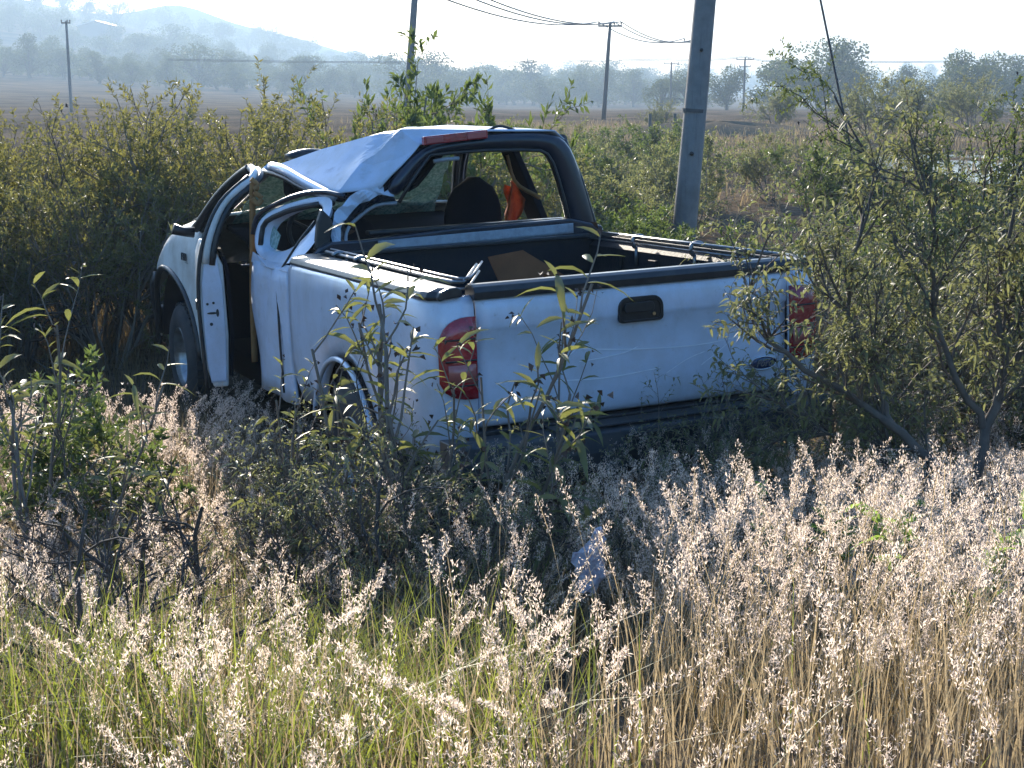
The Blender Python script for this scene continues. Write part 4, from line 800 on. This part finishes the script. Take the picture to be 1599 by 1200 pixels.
def plumes(rg, x, y, h, nsp, spread=.03, size=.013, lean=.22, wind=(0, 0)):
    """culms with fluffy open panicles: (culm ribbons), (spikelets)"""
    n = len(x); h = h * rg.uniform(.42, 1.12, n); az = rg.uniform(0, 6.283, n); ln = lean * rg.uniform(.1, 1.7, n); base = np.stack([x, y, ground(x, y) - .02], -1)
    d = np.stack([np.cos(az) * ln + wind[0], np.sin(az) * ln + wind[1], np.zeros(n)], -1)
    path = lambda t: base[:, None] + d[:, None] * (h[:, None] * t ** 2)[..., None] + np.array([0, 0, 1.]) * (h[:, None] * t * (1 - .12 * t))[..., None]
    tt = np.linspace(0, 1, 5)[None].repeat(n, 0); C = path(tt); fa = rg.uniform(0, 6.283, n); sd = np.stack([np.cos(fa), np.sin(fa), np.zeros(n)], -1)[:, None] * (.0016 * (1 - .5 * tt))[..., None]
    V1 = np.stack([C - sd, C + sd], 2).reshape(-1, 3); b = np.arange(n)[:, None] * 10; F1 = np.concatenate([b + [[2 * i, 2 * i + 1, 2 * i + 3, 2 * i + 2]] for i in range(4)])
    pl = rg.uniform(.10, .19, n) / h; u = rg.uniform(0, 1, (n, nsp)); t = 1 - pl[:, None] * u; c = path(t); q = rg.uniform(0, 6.283, (n, nsp)); r = spread * rg.uniform(.5, 1.3, n)[:, None] * np.sin(math.pi * np.clip(u * .8 + .12, 0, 1)) * np.sqrt(rg.uniform(.05, 1, (n, nsp)))
    c = c + np.stack([np.cos(q) * r, np.sin(q) * r, -.25 * r], -1); c = c.reshape(-1, 3); m = len(c)
    dr = unit(rg.normal(0, .62, (m, 3)) + [0, 0, .8]); V2, F2 = leaves_flat(rg, c, dr, size * 1.45, size * .36, .3)
    return (V1, F1), (V2, F2)
def stuff(name, V, F, m, label, cat): tag(obj(name, mesh_np(name, V, F, m)), label, cat, kind='stuff')
M['straw'] = mat('dry_straw', (.42, .32, .20), .65, island=(.20, .145, .085), trans=.35, tcol=(.54, .41, .23))
M['straw_far'] = mat('tawny_far_grass', (.26, .20, .12), .8, island=(.14, .115, .07), trans=.3, tcol=(.34, .26, .14))
M['straw_dark'] = mat('old_straw_with_shade', (.15, .105, .05), .8, island=(.06, .05, .028), trans=.3, tcol=(.24, .17, .07))  # dead straw, its brown deepened to paint shade gaps between the stems
M['green'] = mat('green_grass', (.085, .115, .026), .55, island=(.19, .175, .05), trans=.42, tcol=(.34, .38, .055))
M['plume'] = mat('silvery_pink_plumes', (.56, .41, .32), .7, island=(.84, .73, .65), trans=.58, tcol=(.92, .75, .61))
rg = np.random.default_rng(77)
clump = lambda x, y, f=1.6: .5 + .5 * wob(x * 1.7 + 3, y * 1.7, f)
# pale plume grass: thick at the right, patchy at the left, a bright drift beside the front wheel
dr = lambda x, y: np.clip(sstep(.0, .55, x + .12 * (y - 4)) * (.55 + .6 * clump(x, y)) * (1 - .75 * sstep(5.7, 6.4, y) * (x < 1.6)), 0, 1)
x1, y1 = scatter(rg, 7600, -.3, 3.4, 1.4, 7.2, dr)
dl = lambda x, y: np.clip((clump(x, y, 2.6) - .42) * 2.2, .06, 1) * (1 - sstep(-.1, .5, x))
x2, y2 = scatter(rg, 2100, -2.8, .4, 1.5, 5.2, dl)
dm = lambda x, y: np.clip(.25 + clump(x, y, 1.3), 0, 1) * (1 - .8 * sstep(-1.0, -.5, x))
x3, y3 = scatter(rg, 2600, -3.6, -.4, 5.2, 8.6, dm)
x4, y4 = scatter(rg, 900, -.6, 1.9, 4.4, 6.5)
parts = [plumes(rg, x1, y1, .76, 90, .021, .0070, .26, wind=(.05, 0)), plumes(rg, x2, y2, .60, 120, .022, .0074, .4), plumes(rg, x3, y3, .62, 88, .024, .0092, .35), plumes(rg, x4, y4, .74, 80, .018, .0075, .35)]
def cat(ps):
    Vs, Fs, o = [], [], 0
    for V, F in ps: Vs.append(V); Fs.append(np.concatenate([np.asarray(f) for f in (F if isinstance(F, list) else [F])]) + o); o += len(V)
    return np.concatenate(Vs), [np.concatenate(Fs)]
stuff('grass_plumes', *cat([p[1] for p in parts]), M['plume'], 'fluffy pinkish white seed plumes over the roadside grass', 'grass plumes')
stuff('grass_stems', *cat([p[0] for p in parts]), M['straw'], 'thin straw coloured stems under the pale plumes', 'grass')
# straw blades
xa, ya = scatter(rg, 46000, -3.6, 3.8, 1.3, 8.8, lambda x, y: np.clip(.35 + .65 * sstep(-.3, .6, x) + .2 * clump(x, y), 0, 1))
xb, yb = scatter(rg, 30000, -8, 6, 8.0, 18, None)
Va, Fa = blades(rg, xa, ya, .46, .0042, .30); stuff('dry_grass', Va, Fa, M['straw'], 'golden dry grass blades filling the foreground bank', 'grass')
xc, yc = scatter(rg, 26000, -3.6, 3.8, 1.3, 8.8); Vc, Fc = blades(rg, xc, yc, .40, .005, .7); stuff('dead_grass', Vc, Fc, M['straw_dark'], 'dead grass matted near the soil, its brown darkened for shade between stems', 'grass')
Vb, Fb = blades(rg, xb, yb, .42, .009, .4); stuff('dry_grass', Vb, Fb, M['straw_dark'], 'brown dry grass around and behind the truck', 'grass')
gm = lambda x, y: np.clip(sstep(.38, .62, clump(x + 1, y, 2.0)) * (1 - sstep(-.05, .35, x)) * (1 - sstep(4.9, 5.5, y)), .03, 1)
xg, yg = scatter(rg, 12500, -2.6, .9, 1.4, 5.6, gm); Vg, Fg = blades(rg, xg, yg, .50, .0055, .65, 2.0, 5); stuff('green_grass', Vg, Fg, M['green'], 'bright green arching grass tufts at the left foreground', 'grass')
xd, yd = scatter(rg, 42000, -14, 40, 18, 95, lambda x, y: np.clip(.1 + clump(x * .2, y * .2, 1.2), 0, 1) * np.where(x > -1, 1, .12), .5); Vd, Fd = blades(rg, xd, yd, .5, .04, .5, rows=3); stuff('dry_grass', Vd, Fd, M['straw_far'], 'tawny dry grass on the plain beyond the pole', 'grass')

# ------------------------------------------------------------------ smoky morning air
V, F = boxv(-1800, 1800, -30, 1790, -30, 112)
hz = part('haze', V, F, None, None); hz['kind'] = 'stuff'; hz['label'] = 'pale bluish smoky haze over the whole plain'; hz['category'] = 'haze'
m = bpy.data.materials.new('smoky_air'); m.use_nodes = True; N = m.node_tree.nodes; N.remove(N['Principled BSDF'])
pv = N.new('ShaderNodeVolumePrincipled'); pv.inputs['Color'].default_value = (.60, .80, 1.0, 1); pv.inputs['Density'].default_value = .00066; pv.inputs['Anisotropy'].default_value = .2
m.node_tree.links.new(pv.outputs[0], N['Material Output'].inputs['Volume']); hz.data.materials.clear(); hz.data.materials.append(m); hz.display_type = 'WIRE'
